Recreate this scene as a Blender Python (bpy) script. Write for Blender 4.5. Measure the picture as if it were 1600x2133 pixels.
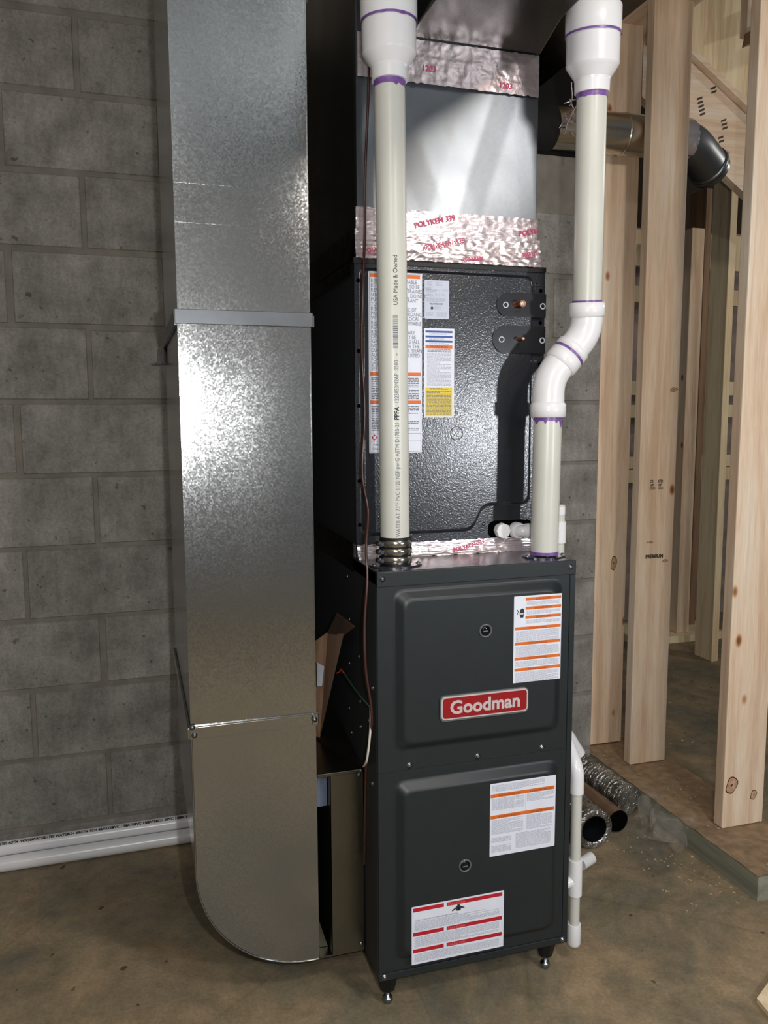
import bpy, math, random
from mathutils import Vector, Matrix, noise
random.seed(7)
S = bpy.context.scene
for o in list(bpy.data.objects): bpy.data.objects.remove(o)
COL = S.collection
PI = math.pi

# ------------------------------------------------------------------ camera
CAM = Vector((-0.452, -1.532, 1.265))
FPX = 1704.9
yaw, pitch, roll = math.radians(16.974), math.radians(6.735), math.radians(0.24)
fwd = Vector((math.sin(yaw)*math.cos(pitch), math.cos(yaw)*math.cos(pitch), -math.sin(pitch)))
rgt = Vector((math.cos(yaw), -math.sin(yaw), 0)); dwn = fwd.cross(rgt)
r_ = math.cos(roll)*rgt + math.sin(roll)*dwn; d_ = math.cos(roll)*dwn - math.sin(roll)*rgt
cd = bpy.data.cameras.new('camera'); co = bpy.data.objects.new('camera', cd); COL.objects.link(co)
co.matrix_world = Matrix(((r_.x, -d_.x, -fwd.x, CAM.x), (r_.y, -d_.y, -fwd.y, CAM.y), (r_.z, -d_.z, -fwd.z, CAM.z), (0, 0, 0, 1)))
cd.sensor_fit = 'VERTICAL'; cd.sensor_height = 36; cd.lens = 36*FPX/2133; cd.clip_start = 0.02
S.camera = co
# ------------------------------------------------------------------ world, lights, exposure
S.view_settings.view_transform = 'Standard'; S.view_settings.look = 'None'
S.view_settings.gamma = 1; S.view_settings.use_curve_mapping = False
S.view_settings.exposure = 0.0
w = bpy.data.worlds.new('world'); S.world = w; w.use_nodes = True
w.node_tree.nodes['Background'].inputs[0].default_value = (0.55, 0.6, 0.7, 1)
w.node_tree.nodes['Background'].inputs[1].default_value = 0.05
def lamp(name, kind, loc, power, col, size=0.05, target=None):
    l = bpy.data.lights.new(name, kind); l.energy = power; l.color = col
    if kind == 'AREA': l.shape = 'DISK'; l.size = size
    else: l.shadow_soft_size = size
    o = bpy.data.objects.new(name, l); COL.objects.link(o); o.location = loc
    if target is not None: o.rotation_euler = (Vector(target)-Vector(loc)).to_track_quat('-Z', 'Y').to_euler()
    return o
lamp('phone_flash', 'POINT', (-0.345, -1.52, 1.29), 38, (1.0, 0.99, 0.98), 0.012)
lamp('work_light', 'POINT', (1.26, -1.95, 1.20), 50, (0.90, 0.94, 1.0), 0.045)
lamp('ambient_fill', 'POINT', (-0.8, -2.6, 2.35), 42, (1.0, 0.95, 0.90), 0.10)  # added unseen lamp that raises the ambient light of the room
lamp('right_fill', 'POINT', (0.60, -1.7, 2.36), 56, (1.0, 0.93, 0.86), 0.12)  # added unseen lamp for the stud faces and the plenum highlight
lamp('far_room_fill', 'POINT', (3.4, 0.6, 2.5), 28, (1.0, 0.90, 0.78), 0.06)  # added unseen lamp to brighten the far room

# ------------------------------------------------------------------ materials
MATS = {}
def lin(c):
    f = lambda v: ((v/255+0.055)/1.055)**2.4 if v/255 > 0.04045 else v/255/12.92
    return (f(c[0]), f(c[1]), f(c[2]), 1)
class NT:
    def __init__(s, name):
        s.m = bpy.data.materials.new(name); s.m.use_nodes = True; s.t = s.m.node_tree
        s.b = s.t.nodes['Principled BSDF']; MATS[name] = s.m; s._c = None
    def n(s, typ, **kw):
        x = s.t.nodes.new(typ)
        for k, v in kw.items():
            if k.startswith('_'): setattr(x, k[1:], v)
            else: x.inputs[k.replace('__', ' ')].default_value = v
        return x
    def l(s, a, b): s.t.links.new(a, b)
    def coord(s, scale=(1, 1, 1), rnd=False):
        tc = s.n('ShaderNodeTexCoord'); mp = s.n('ShaderNodeMapping'); mp.inputs['Scale'].default_value = scale
        s.l(tc.outputs['Object'], mp.inputs['Vector'])
        if rnd:
            oi = s.n('ShaderNodeObjectInfo'); m = s.n('ShaderNodeMath', _operation='MULTIPLY'); m.inputs[1].default_value = 37.0
            cb = s.n('ShaderNodeCombineXYZ'); s.l(oi.outputs['Random'], m.inputs[0])
            for k in range(3): s.l(m.outputs[0], cb.inputs[k])
            s.l(cb.outputs[0], mp.inputs['Location'])
        return mp.outputs[0]
    def noise(s, vec, scale, detail=4, rough=0.5, dist=0):
        x = s.n('ShaderNodeTexNoise', Scale=scale, Detail=detail, Roughness=rough, Distortion=dist); s.l(vec, x.inputs['Vector']); return x.outputs['Fac']
    def ramp(s, fac, stops):
        x = s.n('ShaderNodeValToRGB'); e = x.color_ramp.elements
        while len(e) < len(stops): e.new(0.5)
        for q, (p, c) in zip(e, stops): q.position = p; q.color = c if len(c) == 4 else (*c, 1)
        s.l(fac, x.inputs[0]); return x.outputs[0]
    def mix(s, fac, a, b, mode='MIX'):
        x = s.n('ShaderNodeMix', _data_type='RGBA', _blend_type=mode)
        if isinstance(fac, (int, float)): x.inputs[0].default_value = fac
        else: s.l(fac, x.inputs[0])
        for i, v in ((6, a), (7, b)):
            if isinstance(v, tuple): x.inputs[i].default_value = v
            else: s.l(v, x.inputs[i])
        return x.outputs[2]
    def base(s, c):
        if isinstance(c, tuple): s.b.inputs['Base Color'].default_value = c
        else: s.l(c, s.b.inputs['Base Color'])
    def set(s, **kw):
        for k, v in kw.items(): s.b.inputs[k.replace('__', ' ')].default_value = v
        return s
    def bump(s, h, strength=0.3, dist=0.002):
        x = s.n('ShaderNodeBump', Strength=strength, Distance=dist); s.l(h, x.inputs['Height'])
        if s._c is not None: s.l(s._c, x.inputs['Normal'])
        s._c = x.outputs[0]; s.l(s._c, s.b.inputs['Normal'])
def plain(name, rgb, rough=0.5, metal=0.0, var=0.06, nscale=30, bump=0, bscale=200, **kw):
    m = NT(name); v = m.coord(); n = m.noise(v, nscale, 3)
    c = lin(rgb); d = tuple(x*(1-var*2) for x in c[:3]); u = tuple(min(1, x*(1+var)) for x in c[:3])
    m.base(m.ramp(n, [(0.3, d), (0.7, u)])); m.set(Roughness=rough, Metallic=metal, **kw)
    if bump: m.bump(m.noise(v, bscale, 2), bump, 0.001)
    return m.m
plain('cabinet_paint', (31, 38, 41), 0.42, var=0.04, bump=0.12, bscale=700)
plain('cabinet_paint_side', (40, 43, 45), 0.5, var=0.05)
plain('pvc', (208, 209, 201), 0.33, var=0.03, nscale=8)
plain('pvc_fitting', (236, 237, 240), 0.25, var=0.02, nscale=8)
plain('primer', (125, 88, 160), 0.35, var=0.15, nscale=120)
plain('rubber', (14, 14, 15), 0.45)
plain('stainless', (196, 192, 184), 0.18, 1.0, 0.05)
plain('cleat_metal', (98, 101, 105), 0.35, 1.0, 0.04)
plain('zinc', (150, 156, 162), 0.28, 1.0, 0.05)
plain('paper', (228, 233, 246), 0.55, var=0.015)
plain('paper_grey', (196, 204, 222), 0.45, var=0.02)
plain('ink', (42, 44, 50), 0.6)
plain('ink_light', (176, 181, 194), 0.6)
plain('ink_mid', (110, 115, 125), 0.6)
plain('orange_ink', (222, 112, 40), 0.5, var=0.03)
plain('orange_dark', (168, 78, 24), 0.5, var=0.06)
plain('red_ink', (190, 26, 42), 0.45, var=0.05)
plain('red_pale', (212, 110, 115), 0.5)
plain('blue_ink', (52, 84, 160), 0.5)
plain('yellow_ink', (232, 205, 60), 0.5, var=0.03)
plain('badge_red', (150, 2, 22), 0.18, var=0.05, Coat__Weight=0.6)
plain('badge_silver', (208, 196, 198), 0.35, 0.15, 0.02)
plain('badge_clear', (96, 102, 104), 0.12, var=0.03)
plain('copper', (196, 120, 84), 0.3, 1.0, 0.1)
plain('copper_cap', (222, 176, 150), 0.35, 0.6, 0.12, nscale=200)
plain('black', (8, 8, 9), 0.5)
plain('hole_black', (2, 2, 2), 0.9, **{'Specular IOR Level': 0.05})
plain('cable_brown', (66, 38, 32), 0.28)
plain('cable_white', (214, 208, 196), 0.4)
plain('wire_green', (40, 92, 66), 0.4)
plain('wire_red', (170, 60, 44), 0.4)
plain('pink_print', (205, 70, 112), 0.45, var=0.1)
plain('stamp', (78, 68, 60), 0.8, var=0.2, nscale=300)
plain('tag_white', (190, 198, 208), 0.5)
plain('wrap_and_shade_dark', (22, 21, 20), 0.9)  # duct wrap colour; also carries the shade on the rim board
plain('mortar', (132, 127, 118), 0.9, var=0.12, nscale=18, bump=0.5, bscale=160)
plain('gleam_and_tube_grey', (92, 102, 124), 0.5)
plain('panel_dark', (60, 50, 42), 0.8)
plain('glass_dark', (14, 15, 17), 0.08)
plain('debris', (190, 170, 136), 0.8)
plain('ceiling_wood', (128, 136, 142), 0.7, var=0.12, nscale=6)
plain('room_wall', (118, 121, 124), 0.85, var=0.08, nscale=3)

def galv(name, rgb, rough, spangle=0.10, sparkle=0.1, warp=0.25, dirt=0.0, scale=230.0):
    m = NT(name); v = m.coord()
    vo = m.n('ShaderNodeTexVoronoi', Scale=scale); m.l(v, vo.inputs['Vector'])
    bw = m.n('ShaderNodeRGBToBW'); m.l(vo.outputs['Color'], bw.inputs[0])
    c = lin(rgb)[:3]
    col = m.ramp(bw.outputs[0], [(0.2, tuple(x*(1-spangle) for x in c)), (0.8, tuple(min(1, x*(1+spangle)) for x in c))])
    n = m.noise(v, 4, 2, 0.5)
    col = m.mix(m.ramp(n, [(0.3, (0, 0, 0)), (0.75, (1, 1, 1))]), col, tuple(x*(0.88-dirt) for x in c)+(1,))
    m.base(col); m.set(Metallic=1.0)
    rr = m.ramp(n, [(0.3, (rough*0.9,)*3), (0.7, (rough*1.12,)*3)]); m.l(rr, m.b.inputs['Roughness'])
    m.bump(m.noise(v, 3.2, 1, 0.4), warp, 0.02)
    # crystal grains: each grain tilts the surface a little
    sub = m.n('ShaderNodeVectorMath', _operation='SUBTRACT'); m.l(vo.outputs['Color'], sub.inputs[0]); sub.inputs[1].default_value = (0.5, 0.5, 0.5)
    sc = m.n('ShaderNodeVectorMath', _operation='SCALE'); m.l(sub.outputs[0], sc.inputs[0]); sc.inputs['Scale'].default_value = sparkle
    ad = m.n('ShaderNodeVectorMath', _operation='ADD'); m.l(m._c, ad.inputs[0]); m.l(sc.outputs[0], ad.inputs[1])
    no = m.n('ShaderNodeVectorMath', _operation='NORMALIZE'); m.l(ad.outputs[0], no.inputs[0]); m.l(no.outputs[0], m.b.inputs['Normal'])
    return m.m
galv('galvanized', (168, 170, 170), 0.19, 0.10, 0.05, 0.05, 0.0, 330.0)
galv('galvanized_plenum', (138, 144, 151), 0.36, 0.02, 0.01, 0.5, 0.1)
galv('galvanized_dark', (120, 118, 108), 0.30, 0.05, 0.03, 0.35, 0.1)
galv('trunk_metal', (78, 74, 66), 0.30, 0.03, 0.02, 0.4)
galv('round_metal', (214, 210, 200), 0.22, 0.03, 0.02, 0.2)

# coil paint: glossy orange-peel
m = NT('coil_paint'); v = m.coord()
m.base(m.ramp(m.noise(v, 12, 3), [(0.3, lin((28, 31, 38))[:3]), (0.7, lin((34, 38, 46))[:3])])); m.set(Roughness=0.27)
m.set(**{'Specular IOR Level': 0.6}); m.bump(m.noise(v, 250, 2, 0.5, 0.6), 1.0, 0.00042); m.bump(m.noise(v, 4, 1), 0.12, 0.006)
m.set(Coat__Weight=0.9, Coat__Roughness=0.19); m.l(m._c, m.b.inputs['Coat Normal'])
# foil tape
m = NT('foil_tape'); v = m.coord()
m.base(m.ramp(m.noise(v, 25, 3), [(0.3, lin((226, 212, 218))[:3]), (0.7, lin((244, 234, 238))[:3])])); m.set(Metallic=0.8, Roughness=0.27)
vo = m.n('ShaderNodeTexVoronoi', Scale=34.0, _feature='F1'); m.l(v, vo.inputs['Vector'])
m.bump(m.noise(v, 18, 4, 0.5, 1.2), 0.40, 0.004); m.bump(vo.outputs['Distance'], 0.25, 0.004)
# plastic wrapped flex duct
m = NT('foil_wrap'); v = m.coord()
m.base(m.ramp(m.noise(v, 25, 3), [(0.3, lin((120, 116, 108))[:3]), (0.7, lin((190, 188, 182))[:3])])); m.set(Metallic=0.85, Roughness=0.25)
m.bump(m.noise(v, 40, 3, 0.6, 1.0), 0.9, 0.01)
# clear plastic film
m = NT('clear_film'); v = m.coord()
m.base(lin((205, 200, 190))); m.set(Roughness=0.15, Alpha=0.2); m.bump(m.noise(v, 30, 4, 0.6, 1.5), 1.0, 0.01)

# concrete block
m = NT('block'); v = m.coord()
at = m.n('ShaderNodeVertexColor', _layer_name='tint'); 
n1 = m.noise(v, 140, 4, 0.7); n2 = m.noise(v, 9, 5, 0.65); n3 = m.noise(m.coord((1, 1, .25)), 60, 3, 0.6)
c = m.ramp(n2, [(0.3, lin((132, 129, 124))[:3]), (0.5, lin((158, 155, 150))[:3]), (0.7, lin((180, 177, 172))[:3])])
c = m.mix(0.5, c, m.ramp(n1, [(0.3, (0.35, 0.34, 0.32)), (0.7, (1, 1, 1))]), 'MULTIPLY')
c = m.mix(0.3, c, m.ramp(n3, [(0.35, (0.5, 0.5, 0.5)), (0.65, (1, 1, 1))]), 'MULTIPLY')
c = m.mix(1.0, c, at.outputs['Color'], 'MULTIPLY')
pits = m.ramp(m.noise(v, 55, 2, 0.4), [(0.24, (0.35, 0.34, 0.32)), (0.30, (1, 1, 1))]); c = m.mix(0.8, c, pits, 'MULTIPLY')
m.base(c); m.set(Roughness=0.92); m.bump(n1, 0.5, 0.003); m.bump(n2, 0.3, 0.006)
# concrete floor
m = NT('concrete_floor'); v = m.coord()
a = m.noise(v, 3.2, 8, 0.68, 0.8); b = m.noise(v, 14, 6, 0.7); c3 = m.noise(v, 120, 3, 0.6)
c = m.ramp(a, [(0.32, lin((112, 110, 98))[:3]), (0.5, lin((146, 132, 106))[:3]), (0.66, lin((176, 152, 120))[:3])])
c = m.mix(0.6, c, m.ramp(b, [(0.3, (0.45, 0.45, 0.42)), (0.6, (1, 1, 1))]), 'MULTIPLY')
c = m.mix(0.5, c, m.ramp(c3, [(0.3, (0.5, 0.5, 0.5)), (0.7, (1, 1, 1))]), 'MULTIPLY')
sp = m.ramp(m.noise(v, 30, 2, 0.35), [(0.235, (0.22, 0.16, 0.1)), (0.275, (1, 1, 1))]); c = m.mix(0.85, c, sp, 'MULTIPLY')
vo = m.n('ShaderNodeTexVoronoi', Scale=1.7, _feature='DISTANCE_TO_EDGE'); wv = m.mix(0.12, v, m.n('ShaderNodeTexNoise', Scale=4.0).outputs['Color']); m.l(wv, vo.inputs['Vector'])
ck = m.ramp(vo.outputs['Distance'], [(0.0, (0.72, 0.7, 0.66)), (0.006, (1, 1, 1))]); c = m.mix(0.5, c, ck, 'MULTIPLY')
m.base(c); m.set(Roughness=0.6); m.bump(b, 0.2, 0.004); m.bump(c3, 0.15, 0.002)
def wood(name, rgbs, axis='Z', knots=True, rough=0.6, dark=0.5):
    m = NT(name)
    sc = {'Z': (1, 1, .06), 'X': (.06, 1, 1), 'Y': (1, .06, 1)}[axis]
    v = m.coord(sc, True)
    g = m.noise(v, 24, 5, 0.6, 0.6); g2 = m.noise(v, 160, 3, 0.6); big = m.noise(m.coord(tuple(0.25 if q < 1 else 1 for q in sc), True), 7, 3)
    c = m.ramp(g, [(0.3, lin(rgbs[0])[:3]), (0.5, lin(rgbs[1])[:3]), (0.72, lin(rgbs[2])[:3])])
    c = m.mix(0.25, c, m.ramp(g2, [(0.35, (0.6, 0.5, 0.4)), (0.6, (1, 1, 1))]), 'MULTIPLY')
    c = m.mix(0.45, c, m.ramp(big, [(0.35, (0.92, 0.80, 0.70)), (0.55, (1, 1, 1))]), 'MULTIPLY')
    if knots:
        ks = {'Z': (1, 1, .55), 'X': (.55, 1, 1), 'Y': (1, .55, 1)}[axis]
        vo = m.n('ShaderNodeTexVoronoi', Scale=9.5, Randomness=1.0); m.l(m.coord(ks, True), vo.inputs['Vector'])
        k = m.ramp(vo.outputs['Distance'], [(0.0, (0.16, 0.07, 0.04)), (0.05, (0.35, 0.18, 0.10)), (0.075, (0.62, 0.40, 0.26)), (0.12, (1, 1, 1))])
        # only some cells carry a knot
        bw = m.n('ShaderNodeRGBToBW'); m.l(vo.outputs['Color'], bw.inputs[0])
        c = m.mix(m.ramp(bw.outputs[0], [(0.50, (0, 0, 0)), (0.52, (1, 1, 1))]), c, m.mix(1.0, c, k, 'MULTIPLY'))
    m.base(c); m.set(Roughness=rough); m.bump(g2, 0.12, 0.001)
    return m.m
PINE = [(222, 192, 164), (240, 218, 192), (248, 234, 216)]
wood('pine', PINE); wood('pine_pale', [(226, 200, 160), (244, 226, 188), (250, 236, 204)], knots=False)
wood('pine_x', PINE, 'X'); wood('pine_y', PINE, 'Y'); wood('pine_shaded', [(120, 96, 74), (146, 118, 92), (160, 132, 104)], knots=False)  # the dark pine copy has shade put into its colour
wood('curb_wood', [(128, 130, 116), (146, 148, 132), (156, 156, 140)], 'Y', False, 0.85)
wood('dusty_wood', [(142, 112, 78), (160, 126, 88), (172, 138, 100)], 'Y', False, 0.9)
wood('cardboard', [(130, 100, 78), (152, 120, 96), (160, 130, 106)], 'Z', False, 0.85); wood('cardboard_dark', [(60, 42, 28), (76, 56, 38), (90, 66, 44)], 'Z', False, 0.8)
plain('curb_top', (150, 126, 98), 0.95, var=0.14, nscale=40, bump=0.6, bscale=120)
plain('brown_pipe', (150, 122, 98), 0.3, 0.6, 0.12)
plain('insulation_paper', (150, 136, 130), 0.8, var=0.2, nscale=9, bump=0.8, bscale=20)

# ------------------------------------------------------------------ mesh builder
class MB:
    def __init__(s): s.v = []; s.f = []; s.mi = []; s.sm = []
    def add(s, vs, fs, mi=0, smooth=False):
        b = len(s.v); s.v += [tuple(x) for x in vs]
        for f in fs: s.f.append(tuple(b+i for i in f)); s.mi.append(mi); s.sm.append(smooth)
        return s
    def box(s, x0, y0, z0, x1, y1, z1, mi=0, M=None):
        vs = [Vector(p) for p in ((x0,y0,z0),(x1,y0,z0),(x1,y1,z0),(x0,y1,z0),(x0,y0,z1),(x1,y0,z1),(x1,y1,z1),(x0,y1,z1))]
        if M: vs = [M @ p for p in vs]
        return s.add(vs, [(3,2,1,0),(4,5,6,7),(0,1,5,4),(1,2,6,5),(2,3,7,6),(3,0,4,7)], mi)
    def lathe(s, prof, c=(0,0,0), axis=(0,0,1), n=40, mi=0, smooth=True, cap=True, hard=False):
        """prof: list of (radius, height along axis)"""
        if hard:
            for i in range(len(prof)-1): s.lathe(prof[i:i+2], c, axis, n, mi, smooth, False)
            return s
        ax = Vector(axis).normalized(); u = ax.orthogonal().normalized(); w = ax.cross(u); c = Vector(c)
        vs = []; fs = []
        for (r, h) in prof:
            for k in range(n):
                a = 2*PI*k/n; vs.append(c + ax*h + (u*math.cos(a)+w*math.sin(a))*r)
        for i in range(len(prof)-1):
            for k in range(n):
                k2 = (k+1) % n; fs.append((i*n+k, i*n+k2, (i+1)*n+k2, (i+1)*n+k))
        s.add(vs, fs, mi, smooth)
        if cap:
            s.add(vs[:n], [tuple(reversed(range(n)))], mi); s.add(vs[-n:], [tuple(range(n))], mi)
        return s
    def tube(s, pts, r, n=12, mi=0, cap=True, rf=None):
        pts = [Vector(p) for p in pts]; N = len(pts); T = []
        for i in range(N):
            t = (pts[min(i+1, N-1)]-pts[max(i-1, 0)]).normalized(); T.append(t)
        u = T[0].orthogonal().normalized(); vs = []; fs = []
        for i in range(N):
            u = (u - T[i]*u.dot(T[i])).normalized(); w = T[i].cross(u)
            rr = rf(i/(N-1)) if rf else r
            for k in range(n):
                a = 2*PI*k/n; vs.append(pts[i]+(u*math.cos(a)+w*math.sin(a))*rr)
        for i in range(N-1):
            for k in range(n):
                k2 = (k+1) % n; fs.append((i*n+k, i*n+k2, (i+1)*n+k2, (i+1)*n+k))
        s.add(vs, fs, mi, True)
        if cap: s.add(vs[:n], [tuple(reversed(range(n)))], mi); s.add(vs[-n:], [tuple(range(n))], mi)
        return s
    def prism_xz(s, poly, y0, y1, mi=0, smooth=False):
        """poly in (x,z) counter-clockwise seen from -Y; solid from y0 (front) to y1"""
        n = len(poly); vs = [(x, y0, z) for x, z in poly]+[(x, y1, z) for x, z in poly]
        fs = [tuple(range(n)), tuple(reversed(range(n, 2*n)))]
        s.add(vs, fs, mi)
        return s.add(vs, [(i, n+i, n+(i+1) % n, (i+1) % n) for i in range(n)], mi, smooth)
    def build(s, name, mats, parent=None, bevel=0, seg=2, smooth_angle=None):
        me = bpy.data.meshes.new(name); me.from_pydata(s.v, [], s.f)
        for m in ([mats] if isinstance(mats, str) else mats): me.materials.append(MATS[m])
        me.polygons.foreach_set('material_index', s.mi); me.polygons.foreach_set('use_smooth', s.sm); me.update()
        o = bpy.data.objects.new(name, me); COL.objects.link(o)
        if parent: o.parent = parent
        if bevel:
            b = o.modifiers.new('bevel', 'BEVEL'); b.width = bevel; b.segments = seg; b.limit_method = 'ANGLE'; b.angle_limit = math.radians(35)
        return o
def reloc(o):
    """move a root mesh's origin to its base centre"""
    vs = [v.co for v in o.data.vertices]
    c = Vector(((min(v.x for v in vs)+max(v.x for v in vs))/2, (min(v.y for v in vs)+max(v.y for v in vs))/2, min(v.z for v in vs)))
    for v in o.data.vertices: v.co -= c
    for ch in o.children:
        for v in ch.data.vertices: v.co -= c
    o.location = c; return o
def tag(o, label=None, cat=None, group=None, kind=None):
    if label: o['label'] = label
    if cat: o['category'] = cat
    if group: o['group'] = group
    if kind: o['kind'] = kind
    return o
def empty(name, label, cat, group=None):
    o = bpy.data.objects.new(name, None); COL.objects.link(o); o.empty_display_size = 0.05
    return tag(o, label, cat, group)
_tc = {}
def text_geo(txt, size, bold=0.0, align='LEFT', extrude=0.0):
    key = (txt, size, bold, align, extrude)
    if key in _tc: return _tc[key]
    cu = bpy.data.curves.new('t', 'FONT'); cu.body = txt; cu.size = size; cu.offset = bold; cu.align_x = align; cu.extrude = extrude; cu.resolution_u = 3
    ob = bpy.data.objects.new('t', cu); COL.objects.link(ob)
    dg = bpy.context.evaluated_depsgraph_get(); dg.update()
    me = bpy.data.meshes.new_from_object(ob.evaluated_get(dg))
    out = ([tuple(v.co) for v in me.vertices], [tuple(p.vertices) for p in me.polygons])
    bpy.data.objects.remove(ob); bpy.data.meshes.remove(me); bpy.data.curves.remove(cu); _tc[key] = out
    return out
def put_text(mb, txt, size, o, ux, uz, un, mi=0, bold=0.0, align='LEFT', extrude=0.0, sx=1.0):
    vs, fs = text_geo(txt, size, bold, align, extrude); o = Vector(o); ux = Vector(ux); uz = Vector(uz); un = Vector(un)
    mb.add([o+ux*(x*sx)+uz*y+un*(z+extrude) for x, y, z in vs], fs, mi)
def rounded(x0, z0, x1, z1, r, n=6):
    pts = []
    for cx, cz, a0 in ((x1-r, z0+r, -90), (x1-r, z1-r, 0), (x0+r, z1-r, 90), (x0+r, z0+r, 180)):
        for k in range(n+1):
            a = math.radians(a0+90*k/n); pts.append((cx+r*math.cos(a), cz+r*math.sin(a)))
    return pts
def round_poly(pts, r, n=6):
    out = []; N = len(pts)
    for i in range(N):
        p = Vector(pts[i]); a = Vector(pts[i-1])-p; b = Vector(pts[(i+1) % N])-p
        ra = min(r, a.length/2.2, b.length/2.2); p0 = p+a.normalized()*ra; p1 = p+b.normalized()*ra
        for k in range(n+1):
            t = k/n; q = p0*(1-t)**2+p*2*t*(1-t)+p1*t*t; out.append((q.x, q.y))
    return out
def inset_poly(pts, d):
    out = []; N = len(pts)
    for i in range(N):
        p = Vector(pts[i]); e1 = (p-Vector(pts[i-1])).normalized(); e2 = (Vector(pts[(i+1) % N])-p).normalized()
        n1 = Vector((-e1.y, e1.x)); n2 = Vector((-e2.y, e2.x)); m = (n1+n2)
        m = m/max(0.3, m.dot(n1)); out.append((p.x+m.x*d, p.y+m.y*d))
    return out
def raised(mb, pts, r, y_base, y_top, slope, mi=0):
    """embossed panel: polygon raised from y_base towards the viewer (-Y) with a sloping, rounded border"""
    loops = []
    for t, h in ((0, 0), (0.12, 0.02), (0.3, 0.2), (0.7, 0.8), (0.88, 0.98), (1.0, 1.0)):
        q = inset_poly(pts, slope*t); q = round_poly(q, r, 6); loops.append([(x, y_base+(y_top-y_base)*h, z) for x, z in q])
    n = len(loops[0]); vs = [p for L in loops for p in L]; fs = []
    for i in range(len(loops)-1):
        for k in range(n): k2 = (k+1) % n; fs.append((i*n+k, i*n+k2, (i+1)*n+k2, (i+1)*n+k))
    mb.add(vs, fs, mi, True)
    mb.add(loops[-1], [tuple(range(n))], mi)
SCR_OUT = None
def screw_parts(name, mat, parent, root_off, items):
    for it in items:
        mb = MB(); screw(mb, *it[:1], **(it[1] if len(it) > 1 else {})); o = mb.build(name, mat, parent)
        for v in o.data.vertices: v.co -= root_off
def screw(mb, p, axis=(0, -1, 0), r=0.004, mi=0):
    mb.lathe([(r*1.5, 0), (r*1.5, 0.0008), (r, 0.0009), (r*0.95, 0.0028), (r*0.5, 0.0036)], p, axis, 12, mi)
LABEL_MATS = ['paper', 'orange_ink', 'ink', 'ink_light', 'red_ink', 'blue_ink', 'yellow_ink', 'orange_dark', 'paper_grey', 'red_pale', 'ink_mid']
MI = {k: i for i, k in enumerate(LABEL_MATS)}
def label(name, parent, x0, z1, wd, ht, y, items, paper='paper', lab=None, r=0.0015):
    """sticker on a plane facing -Y. items in metres from the top-left corner"""
    mb = MB(); z0 = z1-ht; t = 0.0005
    mb.prism_xz(rounded(x0, z0, x0+wd, z1, r, 3), y-t, y, MI[paper])
    rng = random.Random(hash(name) % 1000 if False else len(items)*31)
    yy = y-t-0.00015
    def rect(a, b, c, d, mi, lift=0.0):
        mb.add([(x0+a, yy-lift, z1-d), (x0+c, yy-lift, z1-d), (x0+c, yy-lift, z1-b), (x0+a, yy-lift, z1-b)], [(0, 1, 2, 3)], mi)
    for it in items:
        k = it[0]
        if k == 'rect': rect(*it[1:5], MI[it[5]], it[6] if len(it) > 6 else 0)
        elif k == 'text':
            _, tx, ty, size, s, mat = it[:6]; put_text(mb, s, size, (x0+tx, yy-0.0003, z1-ty), (1, 0, 0), (0, 0, 1), (0, -1, 0), MI[mat], it[6] if len(it) > 6 else 0, it[7] if len(it) > 7 else 'LEFT', 0, it[8] if len(it) > 8 else 1.0)
        elif k == 'lines':
            _, a, b, c, d, pit, mat = it[:7]; q = b
            while q+pit*0.5 < d+1e-6:
                e = a; end = c if rng.random() < 0.8 else a+(c-a)*rng.uniform(0.5, 0.9)
                while e < end-0.001:
                    wl = rng.uniform(0.002, 0.009); rect(e, q, min(e+wl, end), q+pit*0.52, MI[mat], 0.0001); e += wl+0.0011
                q += pit
        elif k == 'poly': mb.add([(x0+a, yy-0.0003, z1-b) for a, b in it[1]], [tuple(range(len(it[1])))], MI[it[2]])
        elif k == 'frame':
            _, a, b, c, d, th, mat = it
            for q in ((a, b, c, b+th), (a, d-th, c, d), (a, b, a+th, d), (c-th, b, c, d)): rect(*q, MI[mat])
    o = mb.build(name, LABEL_MATS, parent)
    if lab: o['label'] = lab
    return o
def arc(c, a0, a1, r, u, v, n=10):
    c = Vector(c); u = Vector(u); v = Vector(v)
    return [c+(u*math.cos(a0+(a1-a0)*k/n)+v*math.sin(a0+(a1-a0)*k/n))*r for k in range(n+1)]
def bend(points, r, n=8):
    """polyline with rounded corners"""
    P = [Vector(p) for p in points]; out = [P[0]]
    for i in range(1, len(P)-1):
        a = (P[i-1]-P[i]); b = (P[i+1]-P[i]); d = min(r, a.length*0.49, b.length*0.49)
        p0 = P[i]+a.normalized()*d; p1 = P[i]+b.normalized()*d
        for k in range(n+1): t = k/n; out.append(p0*(1-t)**2+P[i]*2*t*(1-t)+p1*t*t)
    out.append(P[-1]); return out
def smooth_curve(P, n=8):
    P = [Vector(p) for p in P]; out = []
    for i in range(len(P)-1):
        p0 = P[max(i-1, 0)]; p1 = P[i]; p2 = P[i+1]; p3 = P[min(i+2, len(P)-1)]
        for k in range(n):
            t = k/n; out.append(0.5*((2*p1)+(p2-p0)*t+(2*p0-5*p1+4*p2-p3)*t*t+(3*p1-p0-3*p2+p3)*t**3))
    out.append(P[-1]); return out
def sheet(fn, nu, nv):
    vs = [fn(i/nu, j/nv) for j in range(nv+1) for i in range(nu+1)]
    fs = [(j*(nu+1)+i, j*(nu+1)+i+1, (j+1)*(nu+1)+i+1, (j+1)*(nu+1)+i) for j in range(nv) for i in range(nu)]
    return vs, fs

# ================================================================== SETTING
def struct(mb, name, mats, **k):
    o = mb.build(name, mats, **k); o['kind'] = 'structure'; return o
struct(MB().box(-2.6, -4.2, -0.12, 4.6, 4.2, 0.0), 'floor', 'concrete_floor')
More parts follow.
